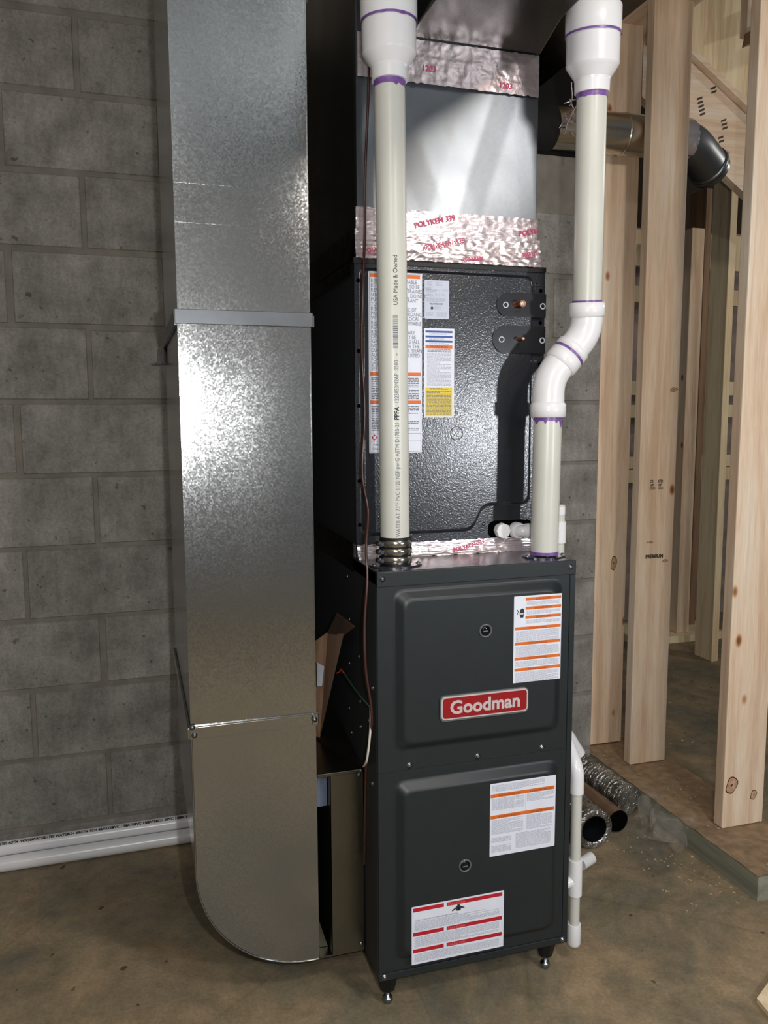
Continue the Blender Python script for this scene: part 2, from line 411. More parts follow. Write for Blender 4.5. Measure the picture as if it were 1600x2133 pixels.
# block wall
WA = math.radians(0.642); WY = 0.9104
WM = Matrix.Translation((0, WY, 0)) @ Matrix.Rotation(WA, 4, 'Z')
mb = MB(); tints = []
def wallbox(x0, z0, x1, z1, y0, y1, mi, t):
    nf = len(mb.f); mb.box(x0, y0, z0, x1, y1, z1, mi, WM); tints.extend([t]*6)
wallbox(-2.6, 0, 0.5, 2.70, 0.004, 0.2, 1, 1); wallbox(0.5, 0, 1.062, 2.088, 0.004, 0.2, 1, 1)
J0 = 1.3064
for row in range(-7, 8):
    z0 = J0+0.2032*(row-1); z1 = z0+0.2032
    # row r spans joint r-1 .. r
    off = -0.558 if row % 2 == 1 else -0.752
    k = -6
    while True:
        x0 = off+0.4064*k; k += 1
        if x0 > 1.07: break
        x1 = x0+0.4064; a = max(x0+0.0055, -2.6); b = min(x1-0.0055, 1.06)
        if b-a < 0.02: continue
        top = z1-0.0052; bot = max(z0+0.0052, 0.0)
        if a >= 0.4 and top > 2.10: continue
        if top > 2.7 or top < 0.02: continue
        t = 1.0+random.uniform(-0.07, 0.05)
        j = lambda: random.uniform(-0.0022, 0.0022)
        nf0 = len(mb.f); A, B_, C_, D_ = a+j(), bot+j(), b+j(), top+j()
        e = 0.0035
        vs = [WM @ Vector(p) for p in ((A, 0.006, B_), (C_, 0.006, B_), (C_, 0.006, D_), (A, 0.006, D_), (A+e, 0, B_+e), (C_-e, 0, B_+e), (C_-e, 0, D_-e), (A+e, 0, D_-e))]
        mb.add(vs, [(4, 5, 6, 7), (0, 1, 5, 4), (1, 2, 6, 5), (2, 3, 7, 6), (3, 0, 4, 7)], 0); tints.extend([t]*5)
wb = struct(mb, 'wall_back', ['block', 'mortar'])
ca = wb.data.color_attributes.new('tint', 'FLOAT_COLOR', 'CORNER')
for p, t in zip(wb.data.polygons, tints):
    for li in p.loop_indices: ca.data[li].color = (t, t*0.995, t*0.985, 1)
struct(MB().box(-2.72, -4.2, 0, -2.6, 1.3, 2.7), 'wall_left', 'room_wall')
struct(MB().box(-2.72, -4.32, 0, 4.6, -4.2, 3.2), 'wall_front', 'room_wall')
struct(MB().box(4.6, -4.2, 0, 4.72, 4.2, 3.2), 'wall_right', 'room_wall')
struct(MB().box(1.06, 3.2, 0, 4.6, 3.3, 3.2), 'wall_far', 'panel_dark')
struct(MB().box(-2.7, -4.2, 2.72, 1.2, 1.3, 2.8), 'ceiling', 'ceiling_wood')
struct(MB().box(1.2, -4.2, 3.2, 4.7, 4.2, 3.28), 'ceiling', 'ceiling_wood')
o = MB().box(0.51, 1.12, 2.10, 1.06, 1.16, 2.70).build('rim_joist', 'wrap_and_shade_dark'); tag(o, 'wooden rim board coloured dark for shade, above the short part of the block wall', 'joist'); reloc(o)  # shade put into the board's near-black colour
# joists overhead
joist0 = None
for i, x in enumerate([-2.2, -1.8, -1.4, -1.0, 0.95]):
    o = MB().box(x, -4.1, 2.48, x+0.038, 0.88, 2.72).build('floor_joist', 'pine_y'); reloc(o)
    tag(o, ['floor joist nearest the left end of the basement ceiling', 'second floor joist from the left above the basement', 'third floor joist from the left above the basement', 'floor joist above and left of the tall metal return duct', 'floor joist above the white vent pipe near the studs'][i], 'joist', 'floor joists overhead')

# curb with the stud wall on it
t_ = MB().box(1.06, 0.10, 0, 1.30, 1.16, 0.066, 0)
vs, fs = sheet(lambda u, v: (1.06+0.24*u, 0.10+1.06*v, 0.066+0.004*noise.noise(Vector((u*6, v*24, 0)))+0.003), 16, 50)
t_.add(vs, fs, 1, True)
cb = t_.build('concrete_curb', ['curb_wood', 'curb_top']); reloc(cb)
tag(cb, 'low grey curb covered with brown sawdust carrying the row of studs', 'curb')

def stud(x0, y0, x1, y1, z0, z1, name, label_, mat='pine', group=None, warp=0.0015, cat='stud'):
    mb = MB(); n = 10; vs = []; fs = []
    for k in range(n+1):
        t = k/n; dx = warp*math.sin(t*5+x0*9)
        z = z0+(z1-z0)*t
        vs += [(x0+dx, y0, z), (x1+dx, y0, z), (x1+dx, y1, z), (x0+dx, y1, z)]
    for k in range(n):
        b = 4*k
        for a, c in ((0, 1), (1, 2), (2, 3), (3, 0)): fs.append((b+a, b+c, b+4+c, b+4+a))
    fs += [(3, 2, 1, 0), (4*n, 4*n+1, 4*n+2, 4*n+3)]
    mb.add(vs, fs); o = mb.build(name, mat, None, 0.003)
    reloc(o); return tag(o, label_, cat, group)
s0 = stud(1.078, 0.972, 1.218, 1.01, 0.075, 2.545, 'wall_stud', 'rearmost stud, standing against the end of the block wall', group='studs on the curb')
s1 = stud(1.135, 0.790, 1.275, 0.828, 0.071, 2.70, 'wall_stud', 'stud stamped PREMIUM standing just right of the white vent pipe', group='studs on the curb')
s2 = stud(1.138, 0.332, 1.280, 0.370, 0.071, 2.70, 'wall_stud', 'nearest stud at the right edge with a large oval knot near its foot', group='studs on the curb')
# crisp stamps on the middle stud (children)
def stamp_mb(): return MB()
L1 = s1.location
yv = 0.790-0.0006
def stamp_done(mb):
    o = mb.build('grade_stamp', 'stamp', s1)
    for v in o.data.vertices: v.co -= L1
mb = MB(); put_text(mb, 'PREMIUM', 0.0165, (1.168, yv, 0.787), (1, 0, 0), (0, 0, 1), (0, -1, 0), 0, 0.0009, 'LEFT', 0, 1.0)
stamp_done(mb)
for a in (0, 1):
    mb = MB(); x = 1.176+a*0.030
    put_text(mb, ['CS', 'KFD'][a], 0.013, (x, yv, 1.040), (1, 0, 0), (0, 0, 1), (0, -1, 0), 0, 0.0006, 'LEFT', 0, 0.8)
    put_text(mb, ['HT', 'HT'][a], 0.011, (x, yv, 1.028), (1, 0, 0), (0, 0, 1), (0, -1, 0), 0, 0.0006, 'LEFT', 0, 1.0)
    for q in range(3): mb.add([(x, yv, 1.018+q*0.003), (x+0.021, yv, 1.018+q*0.003), (x+0.021, yv, 1.0195+q*0.003), (x, yv, 1.0195+q*0.003)], [(0, 1, 2, 3)])
    stamp_done(mb)
mb = MB(); put_text(mb, 'S-GRN', 0.008, (1.172, yv, 0.838), (1, 0, 0), (0, 0, 1), (0, -1, 0), 0, 0.0002)
stamp_done(mb)
# big knot of the near stud
def knot(st, x, y, z, rx, rz, name='knot'):
    mb = MB()
    for rr, mi, dy in ((1.0, 0, 0.0004), (0.86, 1, 0.0008), (0.16, 0, 0.0012)):
        vs = [(x+rx*rr*math.cos(a)*(1+0.22*math.sin(2*a)+0.1*math.cos(3*a)), y-dy, z+rz*rr*math.sin(a)) for a in [2*PI*k/24 for k in range(24)]]
        mb.add(vs, [tuple(range(24))], mi)
    o = mb.build(name, ['knot_dark', 'knot_mid'], st)
    for v in o.data.vertices: v.co -= st.location
plain('knot_dark', (92, 48, 30), 0.6, var=0.2, nscale=90); plain('knot_mid', (198, 164, 132), 0.6, var=0.15, nscale=90)
knot(s2, 1.163, 0.332, 0.200, 0.020, 0.026); knot(s2, 1.242, 0.332, 0.160, 0.011, 0.015)
knot(s0, 1.165, 0.972, 0.74, 0.012, 0.026); knot(s1, 1.245, 0.79, 0.775, 0.011, 0.005); knot(s1, 1.255, 0.79, 1.345, 0.014, 0.007)
o = MB().box(1.06, 0.30, 2.545, 1.30, 1.2, 2.60).build('top_plate', 'pine_y'); reloc(o); tag(o, 'double top plate lying along the tops of the studs', 'beam')

# far room framing
FG = 'far room studs'
stud(2.435, 2.29, 2.515, 2.38, 0.04, 2.25, 'wall_stud', 'tan far room stud seen in the gap between the two nearer studs', group=FG)
stud(2.345, 1.885, 2.385, 2.02, 0.0, 2.9, 'wall_stud', 'far room stud with dark side and pale front edge beside the nearest stud', group=FG, mat='pine_pale')
stud(2.62, 2.42, 2.66, 2.56, 0.04, 2.5, 'wall_stud', 'far room stud in shade behind the pale blocking boards', mat='pine_shaded', group=FG)
o = MB().box(2.15, 2.24, 0, 2.72, 2.60, 0.04).build('bottom_plate', 'pine_pale'); reloc(o); tag(o, 'pale bottom plate on the floor under the far room studs', 'beam')
for i, (z0, z1, lb) in enumerate([(2.10, 2.30, 'uppermost pale blocking board far behind the studs'), (1.90, 1.99, 'second pale blocking board from the top in the far room'), (1.375, 1.455, 'pale blocking board at middle height in the far room, upper of a close pair'), (1.245, 1.32, 'pale blocking board at middle height in the far room, lower of a close pair'), (0.95, 1.02, 'low pale blocking board in the far room, upper of two touching'), (0.868, 0.945, 'low pale blocking board in the far room, lower of two touching')]):
    o = MB().box(2.30, 2.60, z0, 3.1, 2.64, z1).build('blocking_board', 'pine_pale', None, 0.002); reloc(o); tag(o, lb, 'board', 'far room blocking')
vs, fs = sheet(lambda u, v: (2.35+0.9*u, 2.78-0.03*noise.noise(Vector((u*9, v*14, 3)))-0.02*math.sin(u*PI*4)**2, 2.35*v), 30, 60)
o = MB().add(vs, fs, 0, True).build('insulation_batt', 'insulation_paper'); reloc(o); tag(o, 'crinkled paper-faced insulation filling the far wall behind the blocking', 'insulation')
# stair framing at top right
mb = MB().prism_xz([(1.44, 2.46), (2.3, 1.90), (2.3, 2.20), (1.44, 2.74)], 1.30, 1.34)
for x, z, n_ in ((1.685, 2.47, 5), (1.745, 2.515, 2), (1.80, 2.40, 3), (1.79, 2.335, 2)):
    for k in range(n_):
        a0 = x+0.004*k; b0 = z-0.014*k
        mb.add([(a0, 1.2993, b0), (a0+0.024, 1.2993, b0+0.009), (a0+0.026, 1.2993, b0+0.018), (a0+0.002, 1.2993, b0+0.009)], [(0, 1, 2, 3)], 1)
o = mb.build('stair_stringer', ['pine_x', 'stamp']); reloc(o); tag(o, 'sloping wooden stringer with dark ink stamps behind the studs at upper right', 'stringer')
mb = MB().prism_xz([(1.40, 2.72), (2.35, 2.14), (2.35, 3.18), (1.40, 3.18)], 1.43, 1.45)
o = mb.build('plywood_sheet', 'pine_pale'); reloc(o); tag(o, 'tan plywood sheet above the sloping stringer at upper right', 'plywood')
mb = MB().prism_xz([(1.40, 2.770), (2.35, 2.176), (2.35, 2.20), (1.40, 2.795)], 1.27, 1.41)
o = mb.build('ledger_strip', 'pine_x'); reloc(o); tag(o, 'narrow pale wood strip running along the top edge of the sloping stringer', 'board')
o = stud(1.78, 1.15, 1.85, 1.19, 2.66, 3.18, 'hanging_post', 'short orange-tinted post hanging down near the top right corner', cat='post')
o = MB().prism_xz([(1.76, 2.61), (1.92, 2.67), (1.92, 2.735), (1.77, 2.66)], 1.10, 1.15).build('wood_offcut', 'pine_shaded'); reloc(o); tag(o, 'small shaded wood offcut at the foot of the hanging post', 'board')

# ================================================================== FURNACE
W = 0.4445; Z0 = 0.079; Z1 = 0.955
fur = empty('furnace', 'dark grey upright gas furnace with a red name badge standing on four feet', 'furnace'); fur.location = (W/2, 0.36, 0)
FO = fur.location.copy()
def fin(o):
    for v in o.data.vertices: v.co -= FO
    return o
mb = MB().box(0, 0.006, Z0, W, 0.715, Z1, 0)
cab = mb.build('cabinet', 'cabinet_paint_side', fur, 0.003); 
# top deck, rails
fin(cab)
td = MB().box(0, 0.0, Z1-0.028, W, 0.715, Z1+0.0012, 0).build('top_panel', 'coil_paint', fur, 0.002); fin(td); 
fr = MB().box(0, -0.002, Z1-0.030, W, 0.006, Z1+0.001, 0).box(W-0.013, -0.001, Z0, W, 0.008, Z1-0.03).box(0, -0.002, Z0, W, 0.008, Z0+0.016).build('front_frame', 'cabinet_paint', fur, 0.0015); fin(fr)
screw_parts('frame_screw', 'zinc', fur, FO, [((x, -0.002, z), {'r': 0.0042}) for x, z in ((0.011, 0.942), (0.431, 0.942), (0.012, 0.088), (0.432, 0.088))])
screw_parts('side_screw', 'zinc', fur, FO, [((0, y, z), {'axis': (-1, 0, 0), 'r': 0.0038}) for y, z in ((0.237, 0.903), (0.223, 0.807), (0.139, 0.745), (0.227, 0.704), (0.035, 0.708), (0.134, 0.646), (0.231, 0.596), (0.211, 0.545), (0.13, 0.59), (0.06, 0.63), (0.04, 0.50))])
# doors
DX1 = 0.4305
def door(name, z0, z1, ez0, ez1, ex0=0.033, ex1=0.413):
    mb = MB().box(0.001, 0.0, z0, DX1, 0.006, z1)
    raised(mb, [(ex0, ez0), (ex1, ez0), (ex1, ez1), (ex0, ez1)], 0.022, -0.0002, -0.016, 0.024)
    return fin(mb.build(name, 'cabinet_paint', fur))
ud = door('upper_door', 0.538, 0.926, 0.579, 0.919); ld = door('lower_door', 0.096, 0.5376, 0.118, 0.518)
YF = -0.016
def sub(o): return fin(o)
screw_parts('door_screw', 'zinc', ud, FO, [((x, -0.0002, 0.547), {'r': 0.0046}) for x in (0.068, 0.221, 0.372)])
for par, x, z in ((ud, 0.2285, 0.823), (ld, 0.187, 0.316)):
    mb = MB(); mb.lathe([(0.0145, 0), (0.0145, 0.0022), (0.0128, 0.0035), (0.0108, 0.002), (0.0108, 0.0008)], (x, YF, z), (0, -1, 0), 28, 0)
    mb.lathe([(0.0108, 0.0), (0.0108, 0.001), (0.005, 0.0022)], (x, YF, z), (0, -1, 0), 24, 1)
    mb.add([(x-0.006, YF-0.003, z-0.002), (x+0.005, YF-0.003, z-0.001), (x+0.005, YF-0.003, z+0.001), (x-0.006, YF-0.003, z+0.0005)], [(0, 1, 2, 3)], 2)
    sub(mb.build('sight_glass', ['badge_clear', 'glass_dark', 'ink_mid'], par))
# badge
bx0, bx1, bz0, bz1 = 0.130, 0.325, 0.6435, 0.6925
mb = MB(); 
mb.prism_xz(rounded(bx0-0.002, bz0-0.004, bx1+0.002, bz1+0.002, 0.010), YF-0.004, YF, 2)
mb.prism_xz(rounded(bx0, bz0, bx1, bz1, 0.009), YF-0.0062, YF-0.004, 1)
mb.prism_xz(rounded(bx0+0.003, bz0+0.003, bx1-0.003, bz1-0.003, 0.0065), YF-0.0068, YF-0.006, 0)
put_text(mb, 'Goodman', 0.0385, ((bx0+bx1)/2, YF-0.0066, bz0+0.0125), (1, 0, 0), (0, 0, 1), (0, -1, 0), 1, 0.0011, 'CENTER', 0.0007, 1.02)
o = sub(mb.build('brand_badge', ['badge_red', 'badge_silver', 'badge_clear'], ud)); o['label'] = 'red name badge with silver letters and rounded border'
# label upper right (7 orange bars)
def hdr(x0, y0, x1, h, cw, mat='orange_ink', dk='orange_dark', word='WARNING'):
    cx = (x0+x1)/2
    return [('rect', x0, y0, x1, y0+h, mat), ('text', cx, y0+h*0.84, h*0.9, word, dk, 0.0001, 'CENTER', 1.5)]
it = [('rect', 0.002, 0.003, 0.0255, 0.062, 'paper', 0.0001)]
for y in (0.004, 0.0235, 0.043): it += hdr(0.0265, y, 0.1095, 0.0065, 0.03, word='WARNING' if y > 0.01 and y < 0.03 else 'DANGER'); it += [('lines', 0.029, y+0.009, 0.106, y+0.0175, 0.0021, 'ink_light')]
for y, n in ((0.066, 0.024), (0.0985, 0.024), (0.131, 0.015), (0.1545, 0.024)):
    it += hdr(0.003, y, 0.1095, 0.0065, 0.04); it += [('lines', 0.005, y+0.009, 0.106, y+0.0075+n, 0.0021, 'ink_light')]
# crossed-out hand pictogram
it += [('poly', [(0.013, 0.040), (0.013, 0.033), (0.0145, 0.0285), (0.0195, 0.026), (0.0225, 0.028), (0.0235, 0.034), (0.0225, 0.040), (0.0215, 0.046), (0.015, 0.046)], 'ink'), ('rect', 0.014, 0.0365, 0.0215, 0.0385, 'paper', 0.0006),
       ('poly', [(0.006, 0.028), (0.009, 0.0295), (0.0105, 0.0325), (0.0085, 0.036), (0.0095, 0.0395), (0.0083, 0.0395), (0.007, 0.036), (0.0088, 0.0325), (0.0075, 0.0305), (0.0055, 0.029)], 'ink')]
sub(label('warning_label', ud, 0.2925, 0.890, 0.111, 0.186, YF, it, lab='white warning sticker with seven orange bars and a hand pictogram'))
# lower door, upper label
it = [('lines', 0.004, 0.004, 0.128, 0.020, 0.0022, 'ink_light')]
tri = lambda x, y, s: ('poly', [(x-s, y+s), (x+s, y+s), (x, y-s)], 'orange_dark')
for y in (0.0235, 0.071):
    it += [('rect', 0.001, y, 0.152, y+0.008, 'orange_ink'), ('text', 0.045, y+0.0068, 0.0068, 'WARNING', 'orange_dark', 0.0001, 'CENTER', 1.6), ('text', 0.122, y+0.0068, 0.0068, 'WARNING', 'orange_dark', 0.0001, 'CENTER', 1.6), tri(0.009, y+0.0045, 0.0022), tri(0.094, y+0.0045, 0.0022)]
it += [('lines', 0.004, 0.034, 0.080, 0.061, 0.0022, 'ink_light'), ('lines', 0.086, 0.034, 0.150, 0.052, 0.0022, 'ink_light'), ('lines', 0.004, 0.082, 0.078, 0.114, 0.0022, 'ink_light'), ('lines', 0.086, 0.082, 0.148, 0.115, 0.0022, 'ink_light'),
       ('lines', 0.004, 0.122, 0.050, 0.133, 0.0022, 'ink_light'), ('lines', 0.004, 0.140, 0.050, 0.155, 0.0022, 'ink_light'), ('lines', 0.061, 0.119, 0.145, 0.155, 0.0022, 'ink_light'), ('rect', 0.0825, 0.034, 0.0830, 0.069, 'ink_light')]
sub(label('warning_label', ld, 0.2435, 0.4885, 0.155, 0.163, YF, it, lab='square white warning sticker with two orange bars'))
# lower door, danger label (red)
it = []
for y in (0.0035, 0.058, 0.0955):
    it += [('rect', 0.003, y, 0.072, y+0.0085, 'red_ink'), ('rect', 0.0785, y, 0.207, y+0.0085, 'red_ink'), ('poly', [(0.0715, y+0.010), (0.0795, y+0.010), (0.0755, y-0.0005)], 'paper'), ('text', 0.101, y+0.0075, 0.0078, 'DANGER', 'red_pale', 0.0001, 'CENTER', 1.3)]
it += [('lines', 0.006, 0.035, 0.200, 0.056, 0.0023, 'ink_light'), ('lines', 0.006, 0.069, 0.200, 0.092, 0.0023, 'ink_light'), ('lines', 0.006, 0.107, 0.200, 0.126, 0.0023, 'ink_light'), ('text', 0.008, 0.033, 0.0042, 'SAFETY: READ INSTRUCTIONS BEFORE OPERATING', 'ink_mid', 0, 'LEFT', 1.0),
       ('poly', [(0.090, 0.0235), (0.101, 0.0165), (0.103, 0.012), (0.107, 0.012), (0.110, 0.0165), (0.119, 0.021), (0.119, 0.023), (0.111, 0.0215), (0.110, 0.0265), (0.101, 0.0265), (0.100, 0.0215), (0.091, 0.0260)], 'ink'), ('poly', [(0.1035, 0.0235), (0.108, 0.0235), (0.1058, 0.0175)], 'ink_light')]
sub(label('danger_label', ld, 0.0675, 0.2435, 0.211, 0.130, YF, it, lab='wide white danger sticker with three red bars'))
# feet
for k, (x, y) in enumerate(((0.030, 0.035), (W-0.035, 0.035), (0.03, 0.68), (W-0.035, 0.68))):
    mb = MB(); mb.lathe([(0.026, 0.079), (0.024, 0.066), (0.016, 0.034), (0.012, 0.033)], (x, y, 0), n=8, smooth=False)
    f = fin(mb.build('leveling_foot', 'black', fur))
    mb = MB(); mb.lathe([(0.005, 0.036), (0.005, 0.016), (0.010, 0.015), (0.0115, 0.009), (0.008, 0.0), ], (x, y, 0), n=18)
    fin(mb.build('leveling_bolt', 'zinc', f))

# ================================================================== EVAPORATOR COIL
YC = 0.161; CZ0 = 0.9562; CZ1 = 1.588
coil = empty('evaporator_coil', 'glossy dark cased evaporator coil sitting on top of the furnace below the metal plenum', 'coil unit'); coil.location = (W/2, 0.42, CZ0); CO = coil.location.copy()
def cfin(o):
    for v in o.data.vertices: v.co -= CO
    return o
cfin(MB().box(0.004, YC+0.004, CZ0, W-0.002, 0.70, CZ1).build('cabinet', 'cabinet_paint_side', coil, 0.002))
mb = MB().box(0.002, YC, 0.985, W, YC+0.005, CZ1-0.006)
raised(mb, [(0.012, 1.004), (0.272, 1.004), (0.300, 1.060), (0.415, 1.060), (0.415, 1.573), (0.012, 1.573)], 0.020, YC-0.0001, YC-0.008, 0.009)
fp = cfin(mb.build('front_panel', 'coil_paint', coil))
YP = YC-0.008
for x, z in [(0.010, z) for z in (1.545, 1.40, 1.285, 1.125, 1.03)]+[(0.434, z) for z in (1.540, 1.470, 1.378, 1.20)]:
    mb = MB(); mb.lathe([(0.0044, 0), (0.0044, 0.0008)], (x, YC, z), (0, -1, 0), 14); cfin(mb.build('screw_hole', 'hole_black', fp))
screw_parts('panel_screw', 'zinc', fp, CO, [((x, YC, z), {'r': 0.003}) for x, z in ((0.424, 1.552), (0.424, 1.385), (0.020, 1.128), (0.30, 1.02))])
# embossed circle on panel
mb = MB(); mb.lathe([(0.0155, 0), (0.0145, 0.0006), (0.0135, 0.0)], (0.230, YP, 1.225), (0, -1, 0), 36, cap=False)
cfin(mb.build('knockout_ring', 'coil_paint', fp))
# bracket plates
for zc, h, xl, xs, rs in ((1.506, 0.052, 0.322, 0.374, 0.0085), (1.431, 0.060, 0.313, 0.376, 0.0042)):
    x1 = W-0.003; r = h/2; pts = [(x1, zc-r), (x1, zc+r)]
    for k in range(13): a = PI/2+PI*k/12; pts.append((xl+r+r*math.cos(a), zc+r*math.sin(a)))
    mb = MB().prism_xz(pts, YP-0.0035, YP-0.0002)
    bp = cfin(mb.build('line_plate', 'cabinet_plate' if False else 'black_satin', coil, 0.0008) if 'black_satin' in MATS else (plain('black_satin', (24, 26, 31), 0.3) and mb.build('line_plate', 'black_satin', coil, 0.0008)))
    for x in (xl+0.021, x1-0.008):
        mb = MB(); mb.lathe([(0.0068, 0), (0.0068, 0.0012), (0.0045, 0.0012), (0.0045, 0.0001)], (x, YP-0.0035, zc-0.001), (0, -1, 0), 24, 0, cap=False); cfin(mb.build('grommet', 'paper_grey', bp))
    mb = MB(); mb.lathe([(rs, -0.01), (rs, 0.018), (rs*0.9, 0.022)], (xs, YP-0.003, zc), (0, -1, 0), 24, 0); mb.lathe([(rs*0.93, 0.0215), (rs*0.8, 0.0235), (rs*0.3, 0.0245)], (xs, YP-0.003, zc), (0, -1, 0), 24, 1)
    cfin(mb.build('copper_stub', ['copper', 'copper_cap'], bp))
# big warning label
TX = ['RISK OF FIRE. FLAMMABLE', 'REFRIGERANT USED. TO BE', 'REPAIRED ONLY BY TRAINED', 'SERVICE PERSONNEL. DO NOT', 'PUNCTURE REFRIGERANT', 'TUBING.', 'RISK OF FIRE. DISPOSE OF', 'PROPERLY IN ACCORDANCE', 'WITH FEDERAL OR LOCAL', 'REGULATIONS. FLAMMABLE', 'REFRIGERANT USED.', 'RISK OF FIRE. AUXILIARY', 'DEVICES WHICH MAY BE', 'IGNITION SOURCES SHALL', 'NOT BE INSTALLED IN THE', 'DUCTWORK, OTHER THAN', 'AUXILIARY DEVICES LISTED', 'FOR USE WITH THE', 'SPECIFIC APPLIANCE.', 'SEE INSTRUCTIONS.']
it = [('frame', 0.0022, 0.0022, 0.1168, 0.3768, 0.0005, 'ink'), ('rect', 0.004, 0.0035, 0.1145, 0.0115, 'orange_ink'), ('rect', 0.003, 0.2075, 0.116, 0.215, 'orange_ink'), ('rect', 0.003, 0.267, 0.116, 0.2745, 'orange_ink')]
for k, s in enumerate(TX): it.append(('text', 0.0052, 0.0225+k*0.00955, 0.0112, s, 'ink_mid', 0, 'LEFT', 0.79 if len(s) > 22 else 0.80))
it += [('lines', 0.005, 0.219, 0.112, 0.264, 0.0036, 'ink_mid'), ('lines', 0.005, 0.279, 0.112, 0.334, 0.0036, 'ink_mid'), ('rect', 0.003, 0.337, 0.116, 0.3375, 'ink'), ('rect', 0.003, 0.3535, 0.116, 0.354, 'ink'),
       ('text', 0.009, 0.363, 0.0075, 'Refer to the installation manual', 'ink_mid', 0, 'LEFT', 0.8), ('text', 0.007, 0.372, 0.0075, 'Safety notice for this system', 'ink_mid', 0, 'LEFT', 0.8),
       ('poly', [(0.0115, 0.3385), (0.0185, 0.3455), (0.0115, 0.3525), (0.0045, 0.3455)], 'red_ink'), ('rect', 0.0085, 0.3425, 0.0145, 0.3485, 'paper', 0.0006), ('poly', [(0.0115, 0.3420), (0.0135, 0.3465), (0.0115, 0.3490), (0.0095, 0.3465)], 'ink')]
it = [(*q[:6], 0.0009) if q[0] == 'rect' and len(q) > 6 else q for q in it]
cfin(label('warning_label', fp, 0.030, 1.5635, 0.119, 0.379, YP, it, lab='tall white flammable refrigerant warning sticker partly behind the white pipe'))
it = [('lines', 0.006, 0.004, 0.018, 0.012, 0.0022, 'ink_light'), ('lines', 0.026, 0.004, 0.042, 0.012, 0.0022, 'ink_light'), ('text', 0.002, 0.021, 0.009, 'MIN', 'ink_light', 0, 'LEFT', 0.8), ('text', 0.004, 0.0255, 0.0085, 'ROOM', 'ink_light', 0, 'LEFT', 0.8), ('text', 0.003, 0.0345, 0.0085, 'AREA', 'ink_light', 0, 'LEFT', 0.8),
      ('text', 0.024, 0.023, 0.0075, 'm\u00b2 |  17.65', 'ink_light', 0, 'LEFT', 0.9), ('text', 0.024, 0.0330, 0.0075, 'ft\u00b2 |  190', 'ink_light', 0, 'LEFT', 0.9), ('lines', 0.004, 0.037, 0.048, 0.046, 0.0022, 'ink_light'),
      ('lines', 0.012, 0.048, 0.042, 0.053, 0.0022, 'ink_mid'), ('poly', [(0.017, 0.054), (0.0215, 0.0585), (0.017, 0.063), (0.0125, 0.0585)], 'ink_mid'), ('poly', [(0.017, 0.0560), (0.0193, 0.0585), (0.017, 0.0608), (0.0147, 0.0585)], 'paper_grey'), ('lines', 0.023, 0.055, 0.037, 0.062, 0.0022, 'ink_light'), ('lines', 0.004, 0.067, 0.020, 0.076, 0.0022, 'ink_light'), ('lines', 0.028, 0.067, 0.050, 0.078, 0.0022, 'ink_light')]
cfin(label('rating_label', fp, 0.1545, 1.5515, 0.0565, 0.081, YP, it, paper='paper_grey', r=0.002, lab='small grey rating sticker to the right of the tall one'))
it = []
for y in (0.005, 0.0155, 0.0255): it += [('rect', 0.0035, y, 0.0655, y+0.0042, 'blue_ink'), ('lines', 0.012, y+0.0055, 0.058, y+0.0085, 0.0018, 'ink_light')]
it += [('rect', 0.0035, 0.0355, 0.0655, 0.0425, 'orange_ink'), ('text', 0.035, 0.0415, 0.0068, 'WARNING', 'orange_dark', 0.0001, 'CENTER', 1.2), ('lines', 0.008, 0.044, 0.063, 0.051, 0.0024, 'ink_mid'), ('lines', 0.007, 0.0535, 0.063, 0.124, 0.0028, 'ink_light'), ('rect', 0.0035, 0.126, 0.0655, 0.1875, 'yellow_ink'), ('lines', 0.014, 0.127, 0.056, 0.132, 0.0022, 'ink_mid'), ('lines', 0.006, 0.134, 0.063, 0.184, 0.0027, 'ink_mid')]
cfin(label('instruction_label', fp, 0.1535, 1.4505, 0.070, 0.1905, YP, it, lab='narrow sticker with blue bars, orange bar and yellow lower third'))
# drain plug (cap)
mb = MB().prism_xz(round_poly([(0.312, 0.986), (0.422, 0.986), (0.422, 1.026), (0.312, 1.026)], 0.018), YC-0.0020, YC)
dp = cfin(mb.build('drain_recess', 'hole_black', coil))
mb = MB(); mb.lathe([(0.0145, 0), (0.0145, 0.010), (0.0175, 0.011), (0.0175, 0.024), (0.0165, 0.026)], (0.339, YC, 1.005), (0, -1, 0), 8, smooth=False)
cfin(mb.build('drain_plug', 'pvc_fitting', dp))

# ================================================================== FOIL TAPES
def foil(name, x0, x1, z0, z1, y, parent, off, texts=(), seed=0, wav=0.003, edge=0.0015, nu=90, nv=24, ybot=None):
    nz = lambda a, b, c: noise.noise(Vector((a, b, c+seed)))
    def f(u, v):
        x = x0+(x1-x0)*u; z = z0+(z1-z0)*v
        z += edge*nz(u*40, v*1.0, 9)*(1 if v in (0, 1) else 0)
        yy = y if ybot is None else y+(ybot-y)*(1-v)**2
        return (x, yy-0.002-wav*abs(nz(u*22, v*6, 1))-wav*0.6*abs(nz(u*60, v*18, 5)), z)
    vs, fs = sheet(f, nu, nv); mb = MB().add(vs, fs, 0, True)
    for t in texts:
        x, z, s, size, ang = t; ux = Vector((math.cos(ang), 0, math.sin(ang))); uz = Vector((-math.sin(ang), 0, math.cos(ang)))
        yy = y if ybot is None else y+(ybot-y)*(1-(z-z0)/(z1-z0))**2
        put_text(mb, s, size, (x, yy-0.0022-wav*1.65, z), ux, uz, (0, -1, 0), 1, 0.0004)
    o = mb.build(name, ['foil_tape', 'pink_print'], parent)
    for v in o.data.vertices: v.co -= off
    return o
foil('foil_tape', 0.003, 0.419, 0.956, 0.987, YC-0.001, coil, CO, [(0.222, 0.962, 'POLYKEN 339', 0.0125, 0.22)], 3, 0.0028, 0.004, ybot=YC-0.014)
